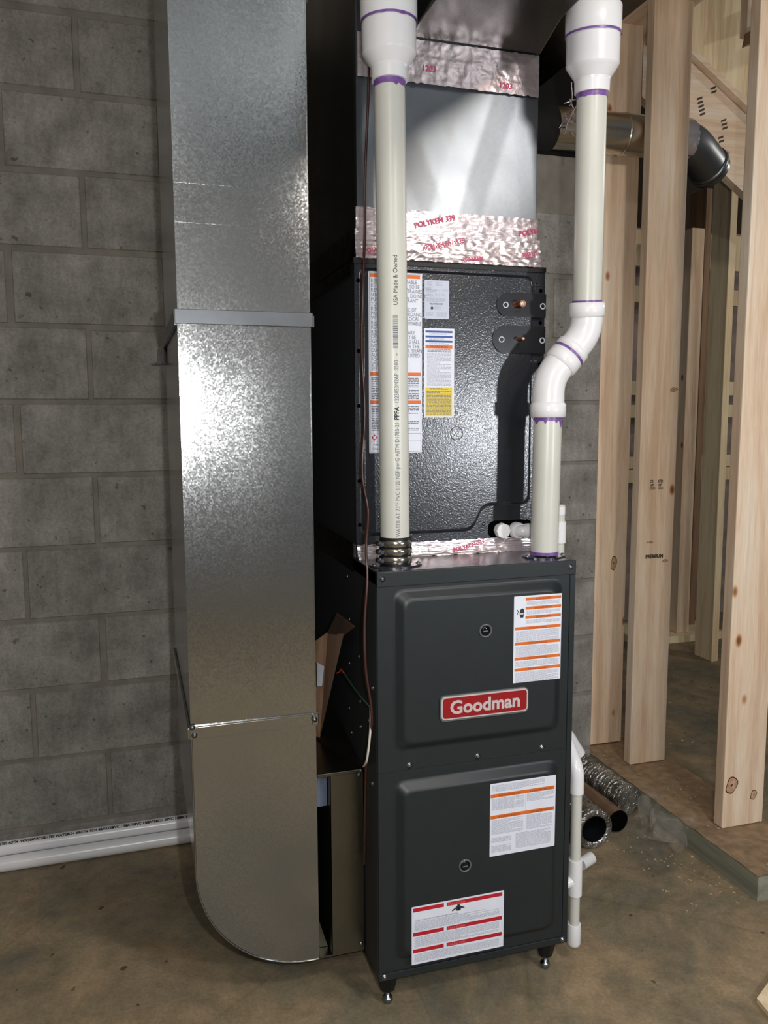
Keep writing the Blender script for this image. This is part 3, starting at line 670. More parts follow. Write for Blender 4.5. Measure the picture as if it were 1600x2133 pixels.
# side tape of coil (left)
mb = MB()
vs, fs = sheet(lambda u, v: (0.0015-0.003*abs(noise.noise(Vector((u*20, v*6, 4)))), YC+0.53*u, 0.957+0.03*v), 50, 8); mb.add(vs, [tuple(reversed(f)) for f in fs], 0, True)
o = mb.build('foil_tape', 'foil_tape', coil); cfin(o)
def side_tape(ya, yb, za, zb, parent, off):
    vs, fs = sheet(lambda u, v: (-0.0012-0.003*abs(noise.noise(Vector((u*20, v*6, 4+za)))), ya+(yb-ya)*u, za+(zb-za)*v), 50, 8)
    o = MB().add(vs, [tuple(reversed(f)) for f in fs], 0, True).build('foil_tape', 'trunk_metal', parent)  # unlit side: shade put into the tape's colour by dark duct metal
    for v in o.data.vertices: v.co -= off
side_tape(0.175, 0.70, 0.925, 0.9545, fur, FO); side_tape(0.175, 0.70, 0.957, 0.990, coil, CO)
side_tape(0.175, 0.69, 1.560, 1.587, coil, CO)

# ================================================================== PLENUM
PZ1 = 2.30
pl = empty('supply_plenum', 'shiny sheet metal supply plenum rising from the coil with foil tape at both ends', 'duct'); pl.location = (W/2, 0.42, CZ1); PO = pl.location.copy()
def pfin(o):
    for v in o.data.vertices: v.co -= PO
    return o
px0, px1 = 0.010, 0.4215
mb = MB()
def pf(u, v):
    x = px0+(px1-px0)*u; z = CZ1+0.002+(PZ1-CZ1)*v
    d = 0.0
    # oil-canned sheet: shallow pillow and creases
    d += 0.011*math.sin(PI*u)*math.sin(PI*min(1, v*1.5))
    a = (u-0.62)-0.35*(v*1.6-0.45); d -= 0.0022*max(0, 1-abs(a)*7)
    b = (u-0.35)+0.5*(v*1.6-0.55); d += 0.0014*max(0, 1-abs(b)*6)
    return (x, YC+0.004+d*(1 if 0.0 < u < 1 else 0), z)
vs, fs = sheet(pf, 60, 60); mb.add(vs, fs, 0, True)
mb.box(px0, YC+0.022, CZ1+0.002, px1, 0.69, PZ1, 1); mb.box(px0, YC+0.0035, CZ1+0.002, px0+0.001, YC+0.023, PZ1); mb.box(px1-0.001, YC+0.0035, CZ1+0.002, px1, YC+0.023, PZ1)
pfin(mb.build('sheet_metal_box', ['galvanized_plenum', 'galvanized_dark'], pl))
foil('foil_tape', 0.004, 0.430, 1.590, 1.650, YC+0.003, pl, PO, [(0.155, 1.612, 'POLYKEN 339', 0.0155, 0.22), (0.02, 1.600, 'POLYKEN', 0.013, 0.1), (0.385, 1.607, 'POLY', 0.0155, 0.25), (0.24, 1.5935, 'POLYKEN', 0.011, 0.1)], 1, 0.0032, 0.002, ybot=YC-0.006)
foil('foil_tape', 0.006, 0.4225, 1.643, 1.694, YC+0.0012, pl, PO, [(0.135, 1.658, 'POLYKEN 339', 0.0155, 0.24), (0.378, 1.655, 'POLYK', 0.0155, 0.2)], 2, 0.0016, 0.002)
foil('foil_tape', 0.012, 0.420, 1.950, 2.035, YC+0.001, pl, PO, [(0.15, 1.975, '1203', 0.016, 0.0), (0.325, 1.960, '1203', 0.016, 0.0)], 5, 0.0012, 0.003)
# coil flange lip at top
cfin(MB().box(0.0, YC-0.004, CZ1-0.008, W, YC+0.01, CZ1+0.003).build('top_flange', 'black', coil))
side_tape(0.175, 0.69, 1.590, 1.650, pl, PO)
# overhead trunk
P = [(0.118, -0.9), (0.350, -0.9), (0.385, 0.0), (0.4215, 0.158), (0.118, 0.158)]
mb = MB().add([(x, y, 2.037) for x, y in P]+[(x, y, 2.34) for x, y in P], [(4, 3, 2, 1, 0), (5, 6, 7, 8, 9)]+[(i, (i+1) % 5, 5+(i+1) % 5, 5+i) for i in range(5)])
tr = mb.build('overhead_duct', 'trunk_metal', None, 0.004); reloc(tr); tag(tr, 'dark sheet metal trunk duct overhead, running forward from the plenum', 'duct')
mb = MB().box(0.56, -0.7, 2.30, 0.83, 1.0, 2.46)
o = mb.build('branch_duct', 'trunk_metal', None, 0.003); reloc(o); tag(o, 'flat metal duct near the ceiling behind the right vent pipe top', 'duct')

# ================================================================== PVC PIPES
R2 = 0.0302
def sleeve(name, c, axis, r, ln, parent, mat='primer', wob=0.0, seed=0):
    ax = Vector(axis).normalized(); u = ax.orthogonal().normalized(); wv = ax.cross(u); c = Vector(c); n = 48; vs = []; fs = []
    for k in range(n):
        a = 2*PI*k/n; d = (u*math.cos(a)+wv*math.sin(a))*r
        lo = -wob*max(0, noise.noise(Vector((math.cos(a)*3, math.sin(a)*3, seed))))*3
        vs += [c+d+ax*lo, c+d+ax*(ln+wob*0.3*noise.noise(Vector((math.cos(a)*2, math.sin(a)*2, seed+4))))]
    for k in range(n): j = (k+1) % n; fs.append((2*k, 2*j, 2*j+1, 2*k+1))
    return MB().add(vs, fs, 0, True).build(name, mat, parent)
def reducer(mb, base, axis, r0=R2, top=0.105):
    """socket, cone, big socket stacked along axis from base"""
    mb.lathe([(r0+0.0006, 0), (r0+0.0046, 0.0005), (r0+0.0052, 0.022), (r0+0.0062, 0.026), (0.0505, 0.0465), (0.0523, 0.050), (0.0528, top-0.002), (0.0515, top), (0.030, top)], base, axis, 48, hard=True)
# left pipe
A0 = Vector((0.0595, 0.066, 1.012)); A1 = Vector((0.0485, 0.060, 1.925)); ax = (A1-A0).normalized()
lp = empty('intake_pipe', 'white PVC intake pipe with printed lettering, left of the two, clamped to the furnace top', 'pipe'); lp.location = (0.06, 0.066, 0.957)
def mk(o, root):
    for v in o.data.vertices: v.co -= root.location
    return o
mb = MB(); mb.tube([A0, A0.lerp(A1, .5), A1], R2, 56); mk(mb.build('pipe', 'pvc', lp), lp)
mb = MB(); rb = A1-ax*0.020; reducer(mb, rb, ax, top=0.106); rd = mk(mb.build('reducer_coupling', 'pvc_fitting', lp), lp)
mb = MB(); mb.lathe([(0.0540, 0), (0.0548, 0.002), (0.0548, 0.040), (0.0500, 0.048), (0.049, 0.35)], rb+ax*0.106, ax, 48, hard=True); mk(mb.build('upper_elbow', 'pvc_fitting', lp), lp)
mk(sleeve('primer_band', rb-ax*0.011, ax, R2+0.0008, 0.014, lp, wob=0.004), lp)
mk(sleeve('primer_band', rb+ax*0.1035, ax, 0.0553, 0.0040, lp, wob=0.002, seed=3), lp)
# print on left pipe
view = (Vector((CAM.x, CAM.y, 0))-Vector((0.055, 0.063, 0))).normalized(); th0 = math.atan2(view.y, view.x)
def pipe_text(mb, s, size, zstart, th, base, axis, r, mi=0, bold=0.0, sx=1.0):
    vs, fs = text_geo(s, size, bold, 'LEFT', 0.0); out = []
    for x, y, z in vs:
        a = th+(-y)/r    # letter tops towards the left of the view
        h = zstart+x*sx; c = base+axis*((h-base.z)/axis.z)
        out.append(Vector((c.x, c.y, c.z))+Vector((math.cos(a), math.sin(a), 0))*(r+0.0005))
    mb.add(out, fs, mi); return zstart+(max(v[0] for v in vs) if vs else 0)*sx
mb = MB(); th = th0+0.36
z = pipe_text(mb, 'I WATER AT 73\u00b0F PVC 1120 NSF-pw-G ASTM D1785-21', 0.0125, 1.014, th, A0, ax, R2, 0, 0, 0.80)
z = pipe_text(mb, 'PPFA', 0.0135, z+0.006, th, A0, ax, R2, 1, 0.0004, 0.9)
z = pipe_text(mb, '1223053M2AP  0500', 0.0125, z+0.006, th, A0, ax, R2, 0, 0, 0.80)
z = pipe_text(mb, '-', 0.0125, z+0.008, th, A0, ax, R2, 0, 0, 1.6)
zz = z+0.010; random.seed(3)
for k in range(22):
    wl = random.choice((0.0009, 0.0016, 0.0024)); 
    pts = []
    for (h, yv) in ((zz, 0.0), (zz+wl, 0.0), (zz+wl, 0.010), (zz, 0.010)):
        a = th-yv/R2; c = A0+ax*((h-A0.z)/ax.z); pts.append(c+Vector((math.cos(a), math.sin(a), 0))*(R2+0.0006))
    mb.add(pts, [(0, 1, 2, 3)], 0); zz += wl+random.choice((0.001, 0.0015))
z = pipe_text(mb, 'USA Made & Owned', 0.0125, zz+0.018, th, A0, ax, R2, 1, 0, 0.9)
for q in (0, 1):
    m2 = MB(); m2.v = mb.v; m2.f = [f for f, mi in zip(mb.f, mb.mi) if mi == q]; m2.mi = [0]*len(m2.f); m2.sm = [False]*len(m2.f)
    used = sorted({i for f in m2.f for i in f}); mp_ = {i: k for k, i in enumerate(used)}
    m2.v = [mb.v[i] for i in used]; m2.f = [tuple(mp_[i] for i in f) for f in m2.f]
    mk(m2.build('printed_text', ['ink_mid', 'ink'][q], lp), lp)
# rubber coupling with steel clamps
mb = MB(); mb.lathe([(0.032, 0.957), (0.0325, 0.99), (0.034, 0.995), (0.034, 1.015), (0.0305, 1.0165)], (0.0598, 0.066, 0), n=44); mk(mb.build('rubber_coupling', 'rubber', lp), lp)
for z0, hh in ((0.962, 0.0145), (0.9805, 0.013), (0.9975, 0.0125)):
    mb = MB(); mb.lathe([(0.0345, z0), (0.0352, z0+0.001), (0.0352, z0+hh-0.001), (0.0345, z0+hh)], (0.0598, 0.066, 0), n=44)
    cl = mk(mb.build('hose_clamp', 'stainless', lp), lp)
    a = th0-0.95; c = Vector((0.0598+0.039*math.cos(a), 0.066+0.039*math.sin(a), z0+hh/2)); tdir = Vector((-math.sin(a), math.cos(a), 0))
    mb = MB(); mb.lathe([(0.0052, -0.009), (0.0058, -0.004), (0.0058, 0.006), (0.004, 0.0065), (0.004, 0.010)], c, tdir, 12); mk(mb.build('clamp_screw', 'zinc', cl), lp)
def flange(name, cx, cy, r, root, mat='coil_paint'):
    mb = MB(); pts = []
    for k in range(48):
        a = 2*PI*k/48; rr = r*(1+0.16*max(0, math.cos(2*(a-PI*0.0)))); pts.append((cx+rr*math.cos(a), cy+rr*0.9*math.sin(a)))
    n = len(pts); vs = [(x, y, Z1+0.0013) for x, y in pts]+[(x, y, Z1+0.004) for x, y in pts]
    mb.add(vs, [tuple(reversed(range(n))), tuple(range(n, 2*n))]+[(i, (i+1) % n, n+(i+1) % n, n+i) for i in range(n)])
    f = mk(mb.build(name, mat, root), root)
    screw_parts('flange_screw', 'zinc', f, root.location, [((cx+sx*r*0.98, cy-0.006, Z1+0.004), {'axis': (0, 0, 1), 'r': 0.0035}) for sx in (-1, 1)])
flange('mounting_flange', 0.060, 0.066, 0.049, lp)

# right pipe
B0 = Vector((0.4005, 0.060, 0.962)); B1 = Vector((0.4035, 0.060, 1.285)); 
T0 = Vector((0.4845, 0.047, 1.490)); T1 = Vector((0.458, 0.004, 1.922))
rp = empty('vent_pipe', 'right white PVC vent pipe with two bends rising from the furnace top corner', 'pipe'); rp.location = (0.40, 0.06, 0.957)
mb = MB(); mb.tube([B0, B1], R2, 56); mk(mb.build('lower_pipe', 'pvc', rp), rp)
mb = MB(); mb.tube([T0, T1], R2, 56); mk(mb.build('upper_pipe', 'pvc', rp), rp)
e1 = B1+Vector((0.0, 0, 0.058)); tax = (T1-T0).normalized(); e2 = T0-tax*0.050
mid = (e1+e2)/2
RF = R2+0.0048
mb = MB()
path = bend([B1+Vector((0, 0, -0.022)), e1, mid], 0.036)
mb.tube(path, RF-0.001, 48)
mb.lathe([(RF-0.001, -0.002), (RF+0.003, 0.0), (RF+0.003, 0.026), (RF-0.001, 0.030)], B1+Vector((0, 0, -0.024)), (0, 0, 1), 48)
dmid = (e2-e1).normalized()
mb.lathe([(RF-0.001, -0.030), (RF+0.0026, -0.027), (RF+0.0026, -0.002), (RF-0.001, 0.0)], mid, dmid, 48)
mk(mb.build('lower_bend', 'pvc_fitting', rp), rp)
mb = MB(); mb.tube(bend([mid, e2, T0+tax*0.012], 0.040), RF-0.001, 48)
mb.lathe([(RF-0.001, -0.003), (RF+0.003, 0), (RF+0.003, 0.026), (RF-0.001, 0.028)], T0-tax*0.016, tax, 48)
mb.lathe([(RF-0.001, 0.004), (RF+0.0026, 0.006), (RF+0.0026, 0.020), (RF-0.001, 0.022)], mid, dmid, 48)
mk(mb.build('upper_bend', 'pvc_fitting', rp), rp)
mk(sleeve('primer_band', B1+Vector((0, 0, -0.033)), (0, 0, 1), R2+0.0008, 0.010, rp, wob=0.012, seed=8), rp)
mk(sleeve('primer_band', mid+dmid*0.0, dmid, RF+0.0010, 0.006, rp, wob=0.001, seed=2), rp)
mk(sleeve('primer_band', T0+tax*0.012, tax, R2+0.0009, 0.004, rp, wob=0.001, seed=5), rp)
mk(sleeve('primer_band', B0+Vector((0, 0, 0.0)), (0, 0, 1), R2+0.0008, 0.007, rp, wob=0.002, seed=6), rp)
rb2 = T1-tax*0.015
mb = MB(); reducer(mb, rb2, tax, top=0.106); mk(mb.build('reducer_coupling', 'pvc_fitting', rp), rp)
k0 = rb2+tax*0.106
mb = MB(); mb.lathe([(0.0540, 0), (0.0548, 0.002), (0.0548, 0.048), (0.050, 0.056)], k0, tax, 48); mb.tube(bend([k0+tax*0.05, k0+tax*0.10, k0+tax*0.10+Vector((0.02, 0.02, 0.20))], 0.05), 0.0505, 48)
mk(mb.build('upper_elbow', 'pvc_fitting', rp), rp)
mk(sleeve('primer_band', k0-tax*0.0025, tax, 0.0553, 0.004, rp, wob=0.001, seed=7), rp)
mk(sleeve('primer_band', rb2-tax*0.009, tax, R2+0.0009, 0.010, rp, wob=0.001, seed=9), rp)
flange('mounting_flange', 0.4005, 0.062, 0.044, rp)
# condensate line
cn = empty('condensate_line', 'thin white PVC drain line from the coil down the right side of the furnace', 'pipe'); cn.location = (0.478, 0.03, 0.0)
ry = 0.1335
path = bend([(0.380, YC-0.004, 1.003), (0.380, ry, 1.003), (0.472, ry, 1.003)], 0.020)
mb = MB(); mb.tube(path, 0.0135, 24); mb.lathe([(0.0185, 0), (0.0185, 0.018), (0.0165, 0.021)], (0.380, YC, 1.003), (0, -1, 0), 24)
mb.lathe([(0.0165, -0.008), (0.0172, -0.004), (0.0172, 0.010)], (0.398, ry, 1.003), (1, 0, 0), 24); mk(mb.build('coil_outlet', 'pvc_fitting', cn), cn)
mb = MB(); mb.tube(bend([(0.478, ry, 1.06), (0.478, ry, 0.56), (0.478, 0.030, 0.470), (0.480, 0.030, 0.045)], 0.03), 0.0120, 24); mk(mb.build('drain_pipe', 'pvc', cn), cn)
mb = MB(); mb.tube([(0.478, ry, 1.022), (0.478, ry, 0.972)], 0.0150, 24); mb.tube([(0.478, ry, 1.056), (0.478, ry, 1.038)], 0.0125, 24)
mk(mb.build('tee_fitting', 'pvc_fitting', cn), cn)
mb = MB(); mb.tube(bend([(0.478, 0.078, 0.513), (0.478, 0.030, 0.472), (0.4783, 0.030, 0.415)], 0.022), 0.0158, 24); mk(mb.build('bend_fitting', 'pvc_fitting', cn), cn)
mb = MB(); mb.tube([(0.4793, 0.030, 0.255), (0.4797, 0.030, 0.170)], 0.0160, 24); mb.tube([(0.4793, 0.030, 0.205), (0.4455, 0.030, 0.200)], 0.0125, 24); mk(mb.build('tee_fitting', 'pvc_fitting', cn), cn)
mb = MB(); mb.lathe([(0.0150, 0.098), (0.0158, 0.094), (0.0158, 0.052), (0.013, 0.045), (0.007, 0.041)], (0.480, 0.030, 0), n=24); mk(mb.build('end_cap', 'pvc_fitting', cn), cn)
mb = MB(); mb.tube([(0.462, 0.075, 0.44), (0.462, 0.075, 0.19)], 0.009, 20); mk(mb.build('trap_tube', 'gleam_and_tube_grey', cn), cn)
mb = MB(); mb.box(0.4455, 0.060, 0.19, 0.456, 0.10, 0.26); mk(mb.build('trap_bracket', 'pvc_fitting', cn), cn)

# ================================================================== RETURN DUCT
rt = empty('return_duct', 'tall galvanized return air drop left of the furnace with a rounded bottom', 'duct'); rt.location = (-0.234, 0.41, 0.083)
DX0, DXR, DY0, DY1 = -0.362, -0.105, 0.105, 0.715
def rk(o): return mk(o, rt)
def dsheet(x0, x1, y, z0, z1, amp, seed, nu=20, nv=60):
    return sheet(lambda u, v: (x0+(x1-x0)*u, y-amp*(noise.noise(Vector((u*1.6, v*2.2, seed)))+0.0)*math.sin(PI*u)*1.0, z0+(z1-z0)*v), nu, nv)
mb = MB(); vs, fs = dsheet(DX0, DXR, DY0, 1.455, 2.72, 0.003, 2.3); mb.add(vs, fs, 0, True); mb.box(DX0+0.0003, DY0+0.012, 1.455, DXR-0.0003, DY1, 2.72)
mb.box(DX0, DY0-0.0012, 1.455, DX0+0.0015, DY0+0.02, 2.72); mb.box(DXR-0.0015, DY0-0.0012, 1.455, DXR, DY0+0.02, 2.72)
mb.box(DX0, DY0-0.0010, 1.628, DXR, DY0+0.004, 1.6292); mb.box(DX0, DY0-0.0008, 1.70, DXR, DY0+0.004, 1.7008)
rk(mb.build('upper_section', 'galvanized', rt))
mb = MB(); vs, fs = dsheet(DX0-0.001, DXR+0.001, DY0, 0.632, 1.455, 0.0015, 7.7); mb.add(vs, fs, 0, True); mb.box(DX0-0.0005, DY0+0.012, 0.632, DXR+0.0005, DY1, 1.455); mb.box(DX0-0.001, DY0-0.001, 0.632, DX0+0.001, DY0+0.014, 1.455); mb.box(DXR-0.001, DY0-0.001, 0.632, DXR+0.001, DY0+0.014, 1.455)
rk(mb.build('middle_section', 'galvanized', rt))
# elbow: profile in XZ with a round heel
ZB = 0.083; RH = 0.245; cxh = DX0+RH; czh = ZB+RH
prof = [(DXR, 0.632), (DX0, 0.632)]
for k in range(25): a = PI+PI/2*k/24; prof.append((cxh+RH*math.cos(a), czh+RH*math.sin(a)))
prof += [(DXR, ZB)]
prof = list(reversed(prof))
prof = prof[::-1]
mb = MB().prism_xz(prof, DY0, DY1, 0)
# seam lip around the heel
lip = [(x, z) for x, z in prof[1:]]
for i in range(len(lip)-1):
    (xa, za), (xb, zb_) = lip[i], lip[i+1]
    mb.tube([(xa, DY0-0.0005, za), (xb, DY0-0.0005, zb_)], 0.0018, 6)
rk(mb.build('heel_elbow', 'galvanized', rt))
# drive cleats
mb = MB().box(DX0-0.006, DY0-0.005, 1.440, DXR+0.005, DY0+0.002, 1.468, 0); mb.box(DX0-0.008, DY0-0.004, 1.436, DX0-0.001, DY1, 1.466); mb.box(DXR+0.001, DY0-0.004, 1.440, DXR+0.008, DY1, 1.463)
rk(mb.build('drive_cleat', 'cleat_metal', rt, 0.001))
mb = MB().box(DX0-0.003, DY0-0.0035, 0.640, DXR+0.002, DY0+0.002, 0.6435); mb.box(DX0-0.003, DY0-0.003, 0.615, DXR+0.002, DY0+0.001, 0.640)
mb.box(DX0-0.007, DY0, 0.615, DX0-0.001, DY1, 0.638); mb.box(DXR+0.001, DY0, 0.617, DXR+0.006, DY1, 0.642)
mb.box(DXR-0.008, DY0-0.007, 0.618, DXR+0.004, DY0-0.003, 0.642)
rk(mb.build('drive_cleat', 'galvanized', rt, 0.0008))
screw_parts('duct_screw', 'zinc', rt, rt.location, [((DX0+0.006, DY0-0.0035, 0.624),), ((DX0+0.002, DY0-0.0035, 0.641),), ((DXR-0.004, DY0-0.007, 0.63),)])
mb = MB().box(DX0-0.012, 0.645, 1.395, DX0-0.001, 0.665, 1.436); mb.box(DX0-0.028, 0.645, 1.395, DX0-0.010, 0.665, 1.400); rk(mb.build('hanger_hook', 'black', rt))
# filter rack / boot between duct and furnace
bt = empty('filter_rack', 'sheet metal filter rack with an open vertical slot between return duct and furnace', 'filter rack'); bt.location = (-0.05, 0.41, 0.083)
def bk(o): return mk(o, bt)
BY0, BY1 = 0.104, 0.70
mb = MB().box(-0.1035, BY0, 0.083, -0.003, BY1, 0.087).box(-0.076, BY0, 0.087, -0.003, BY0+0.002, 0.497).box(-0.076, BY0, 0.087, -0.0745, BY1, 0.497).box(-0.1035, BY1-0.002, 0.087, -0.003, BY1, 0.497)
bk(mb.build('rack_body', 'galvanized_dark', bt))
mb = MB(); mb.add([(-0.1035, BY0-0.001, 0.497), (-0.003, BY0-0.001, 0.497), (-0.003, BY1, 0.50), (-0.1035, BY1, 0.50), (-0.1035, BY0-0.001, 0.505), (-0.003, BY0-0.001, 0.505), (-0.003, BY1, 0.508), (-0.1035, BY1, 0.508)], [(3,2,1,0),(4,5,6,7),(0,1,5,4),(1,2,6,5),(2,3,7,6),(3,0,4,7)])
bk(mb.build('rack_top', 'galvanized_dark', bt, 0.001))
mb = MB(); mb.add([(-0.076, BY0+0.20, 0.5055), (-0.004, BY0+0.002, 0.5055), (-0.004, BY0+0.32, 0.5055), (-0.004, BY0+0.30, 0.560)], [(0, 1, 2), (0, 1, 3), (1, 2, 3), (2, 0, 3)])
bk(mb.build('folded_tab', 'galvanized_dark', bt))
mb = MB().box(-0.1005, 0.130, 0.420, -0.0775, 0.132, 0.492); bk(mb.build('slot_gleam_and_tab', 'gleam_and_tube_grey', bt)); mb = MB(); mb.add([(-0.1005, 0.135, 0.088), (-0.079, 0.135, 0.088), (-0.1005, 0.135, 0.160)], [(0, 1, 2)]); bk(mb.build('slot_gleam_and_tab', 'galvanized_dark', bt))  # upper plate stands in for a reflection on the slot's inner metal
screw_parts('rack_screw', 'zinc', bt, bt.location, [((x, BY0-0.001, z), {'r': 0.003}) for x, z in ((-0.012, 0.492), (-0.010, 0.10), (-0.008, 0.502))])

# ================================================================== ROUND DUCT OVERHEAD
rd_ = empty('round_duct', 'horizontal round metal duct passing behind the vent pipe and through the studs', 'duct'); rd_.location = (1.05, 0.90, 2.10)
mb = MB(); mb.tube([(0.70, 0.90, 2.161), (1.0, 0.90, 2.166), (1.285, 0.90, 2.168)], 0.064, 48); 
for x in (0.99, 1.10): mb.lathe([(0.064, -0.004), (0.0665, 0), (0.064, 0.004)], (x, 0.90, 2.166), (1, 0, 0), 48, cap=False)
mk(mb.build('duct_body', 'round_metal', rd_), rd_)
mb = MB(); 
mb.tube(bend([(1.27, 0.90, 2.168), (1.36, 0.90, 2.165), (1.50, 0.96, 2.10)], 0.08), 0.066, 40); mb.lathe([(0.066, 0), (0.070, 0.002), (0.070, 0.018), (0.066, 0.02)], (1.47, 0.947, 2.115), (0.85, 0.35, -0.4), 40, cap=False)
mk(mb.build('duct_elbow', 'galvanized_plenum', rd_), rd_)
mb = MB(); mb.lathe([(0.0655, 0), (0.067, 0.002), (0.067, 0.13), (0.0655, 0.132)], (0.715, 0.90, 2.161), (1, 0, 0), 40); mk(mb.build('wrapped_section', 'wrap_and_shade_dark', rd_), rd_)
vs, fs = sheet(lambda u, v: (1.29+0.06*v+0.004*noise.noise(Vector((u*20, v*3, 2))), 0.90-(0.0675+0.004*abs(noise.noise(Vector((u*14, v*5, 1)))))*math.cos(u*3.6-1.3), 2.168+(0.0675+0.004*abs(noise.noise(Vector((u*14, v*5, 1)))))*math.sin(u*3.6-1.3)), 40, 8)
o = MB().add(vs, fs, 0, True).build('foil_tape', 'foil_tape', rd_); mk(o, rd_)
random.seed(11)
for k in range(1):
    mb = MB()
    for q in range(13):
        p = Vector((0.845+random.uniform(-0.005, 0.06), 0.835, 2.17+random.uniform(-0.05, 0.055))); P = [p]
        dd = Vector((random.uniform(-0.4, 0.5), random.uniform(-0.4, 0), random.uniform(-1, 0.6)))
        for s_ in range(5): dd += Vector((random.uniform(-.5, .5), random.uniform(-.3, .1), random.uniform(-.5, .5))); p = p+dd.normalized()*random.uniform(0.010, 0.020); P.append(p)
        mb.tube(smooth_curve(P, 3), 0.0022, 5)
    o = mb.build('foil_shreds', 'foil_tape', rd_); o['label'] = 'torn strips of foil tape'; mk(o, rd_)

# ================================================================== CABLES
def cable(name, pts, r, mat, label_, cat='cable', parent=None):
    mb = MB(); mb.tube(smooth_curve(pts, 8), r, 10); o = mb.build(name, mat)
    reloc(o); return tag(o, label_, cat)
cable('thermostat_cable', [(0.029, 0.135, 2.60), (0.031, 0.135, 2.2), (0.029, 0.135, 1.948), (0.020, 0.135, 1.76), (0.017, 0.13, 1.64), (0.006, 0.11, 1.51), (0.0005, 0.10, 1.40), (0.006, 0.10, 1.27), (-0.002, 0.095, 1.15), (0.004, 0.075, 1.07), (-0.012, 0.035, 1.0), (-0.014, 0.02, 0.94), (-0.023, 0.01, 0.85), (-0.024, 0.0, 0.76), (-0.012, 0.0, 0.66), (-0.0145, 0.03, 0.56), (-0.010, 0.06, 0.47), (-0.008, 0.08, 0.30)], 0.0028, 'cable_brown', 'thin brown cable hanging down beside the left PVC pipe and furnace')
wr = empty('control_wire', 'short white sheathed wire with bare green end beside the furnace side', 'cable'); wr.location = (-0.02, 0.02, 0.5)
mb = MB(); mb.tube(smooth_curve([(-0.012, 0.008, 0.678), (-0.013, 0.006, 0.64), (-0.016, 0.008, 0.60), (-0.018, 0.02, 0.56), (-0.016, 0.05, 0.535)], 8), 0.0024, 10); mk(mb.build('white_sheath', 'cable_white', wr), wr)
mb = MB(); mb.tube(smooth_curve([(-0.012, 0.008, 0.676), (-0.016, 0.05, 0.680), (-0.018, 0.12, 0.684), (-0.020, 0.19, 0.692)], 8), 0.0013, 8); mk(mb.build('green_wire', 'wire_green', wr), wr)
mb = MB(); mb.tube(smooth_curve([(-0.020, 0.19, 0.692), (-0.024, 0.21, 0.697), (-0.025, 0.215, 0.690), (-0.030, 0.225, 0.684)], 8), 0.0016, 8); mk(mb.build('red_end', 'wire_red', wr), wr)

# ================================================================== CARDBOARD
cbx = empty('cardboard_piece', 'torn brown cardboard piece leaning between the return duct and furnace', 'cardboard'); cbx.location = (-0.05, 0.35, 0.51)
def slab(P, d, name, mat):
    d = Vector(d); vs = [Vector(p) for p in P]+[Vector(p)+d for p in P]; n = len(P)
    fs = [tuple(range(n)), tuple(reversed(range(n, 2*n)))]+[(i, n+i, n+(i+1) % n, (i+1) % n) for i in range(n)]
    return mk(MB().add(vs, fs).build(name, mat, cbx), cbx)
slab([(-0.088, 0.345, 0.512), (-0.058, 0.285, 0.511), (-0.030, 0.156, 0.792), (-0.032, 0.30, 0.760), (-0.088, 0.36, 0.70)], (0.002, 0.004, 0.001), 'main_flap', 'cardboard')
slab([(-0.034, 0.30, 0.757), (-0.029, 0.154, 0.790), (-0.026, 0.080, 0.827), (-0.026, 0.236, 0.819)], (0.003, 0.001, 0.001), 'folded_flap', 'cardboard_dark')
slab([(-0.067, 0.262, 0.702), (-0.053, 0.250, 0.694), (-0.057, 0.258, 0.645), (-0.067, 0.266, 0.643)], (0, 0.002, 0), 'white_tag', 'tag_white')

# ================================================================== FLOOR PIPES BY THE WALL
for (y, z, nm, r) in ((0.846, 0.0215, 'white PVC pipe lying on the floor in front, along the block wall', 0.0210), (0.877, 0.052, 'white printed PVC pipe resting behind and above the front one along the wall', 0.0205)):
    mb = MB(); y2 = y+0.010
    mb.tube([(-2.4, y-0.02, z), (-0.9, y, z), (-0.27, y2-0.002, z)], r, 32)
    if z > 0.04:
        for k in range(46):
            xx = -1.7+k*0.031; yc_ = y+(xx+0.9)*(0.008/0.63 if xx > -0.9 else 0.02/1.5)
            n_ = Vector((0, -0.55, 0.835)); t_v = Vector((0, 0.835, 0.55))
            put_text(mb, random.choice(['PVC 1120', 'ASTM', 'D1785', 'SCH 40', 'WATER', 'NSF-pw']), 0.0105, Vector((xx, yc_, z))+n_*(r+0.0006)-t_v*0.001, (1, 0, 0), t_v, n_, 1, 0.0005)
    o = mb.build('floor_pipe', ['pvc_fitting', 'ink']); reloc(o); tag(o, nm, 'pipe')

# ================================================================== SCRAP ON THE FLOOR, RIGHT
def corr_tube(path, r, amp, freq, n=28, mi=0, mb=None, closed=False, steps=80):
    path = [Vector(p) for p in path]; L = sum((path[i+1]-path[i]).length for i in range(len(path)-1))
    P = []
    for k in range(steps+1):
        t = k/steps*L; i = 0
        while i < len(path)-2 and t > (path[i+1]-path[i]).length: t -= (path[i+1]-path[i]).length; i += 1
        P.append(path[i]+(path[i+1]-path[i]).normalized()*t)
    mb = mb or MB(); mb.tube(P, r, n, mi, closed, rf=lambda q: r+amp*math.sin(q*L*freq)+0.004*noise.noise(Vector((q*9, 0, 4))))
    return mb
mb = corr_tube([(0.995, 0.87, 0.050), (1.008, 0.60, 0.050)], 0.043, 0.0035, 420, closed=True)
o = mb.build('flex_duct', 'foil_wrap'); reloc(o); tag(o, 'silver plastic wrapped flexible duct lying against the curb', 'flexible duct')
fd = empty('flex_duct', 'open ended silver flexible duct on the floor nearest the furnace', 'flexible duct'); fd.location = (0.80, 0.6, 0)
mb = corr_tube([(0.80, 0.86, 0.060), (0.795, 0.46, 0.060)], 0.056, 0.003, 420); mk(mb.build('insulated_sleeve', 'foil_wrap', fd), fd)
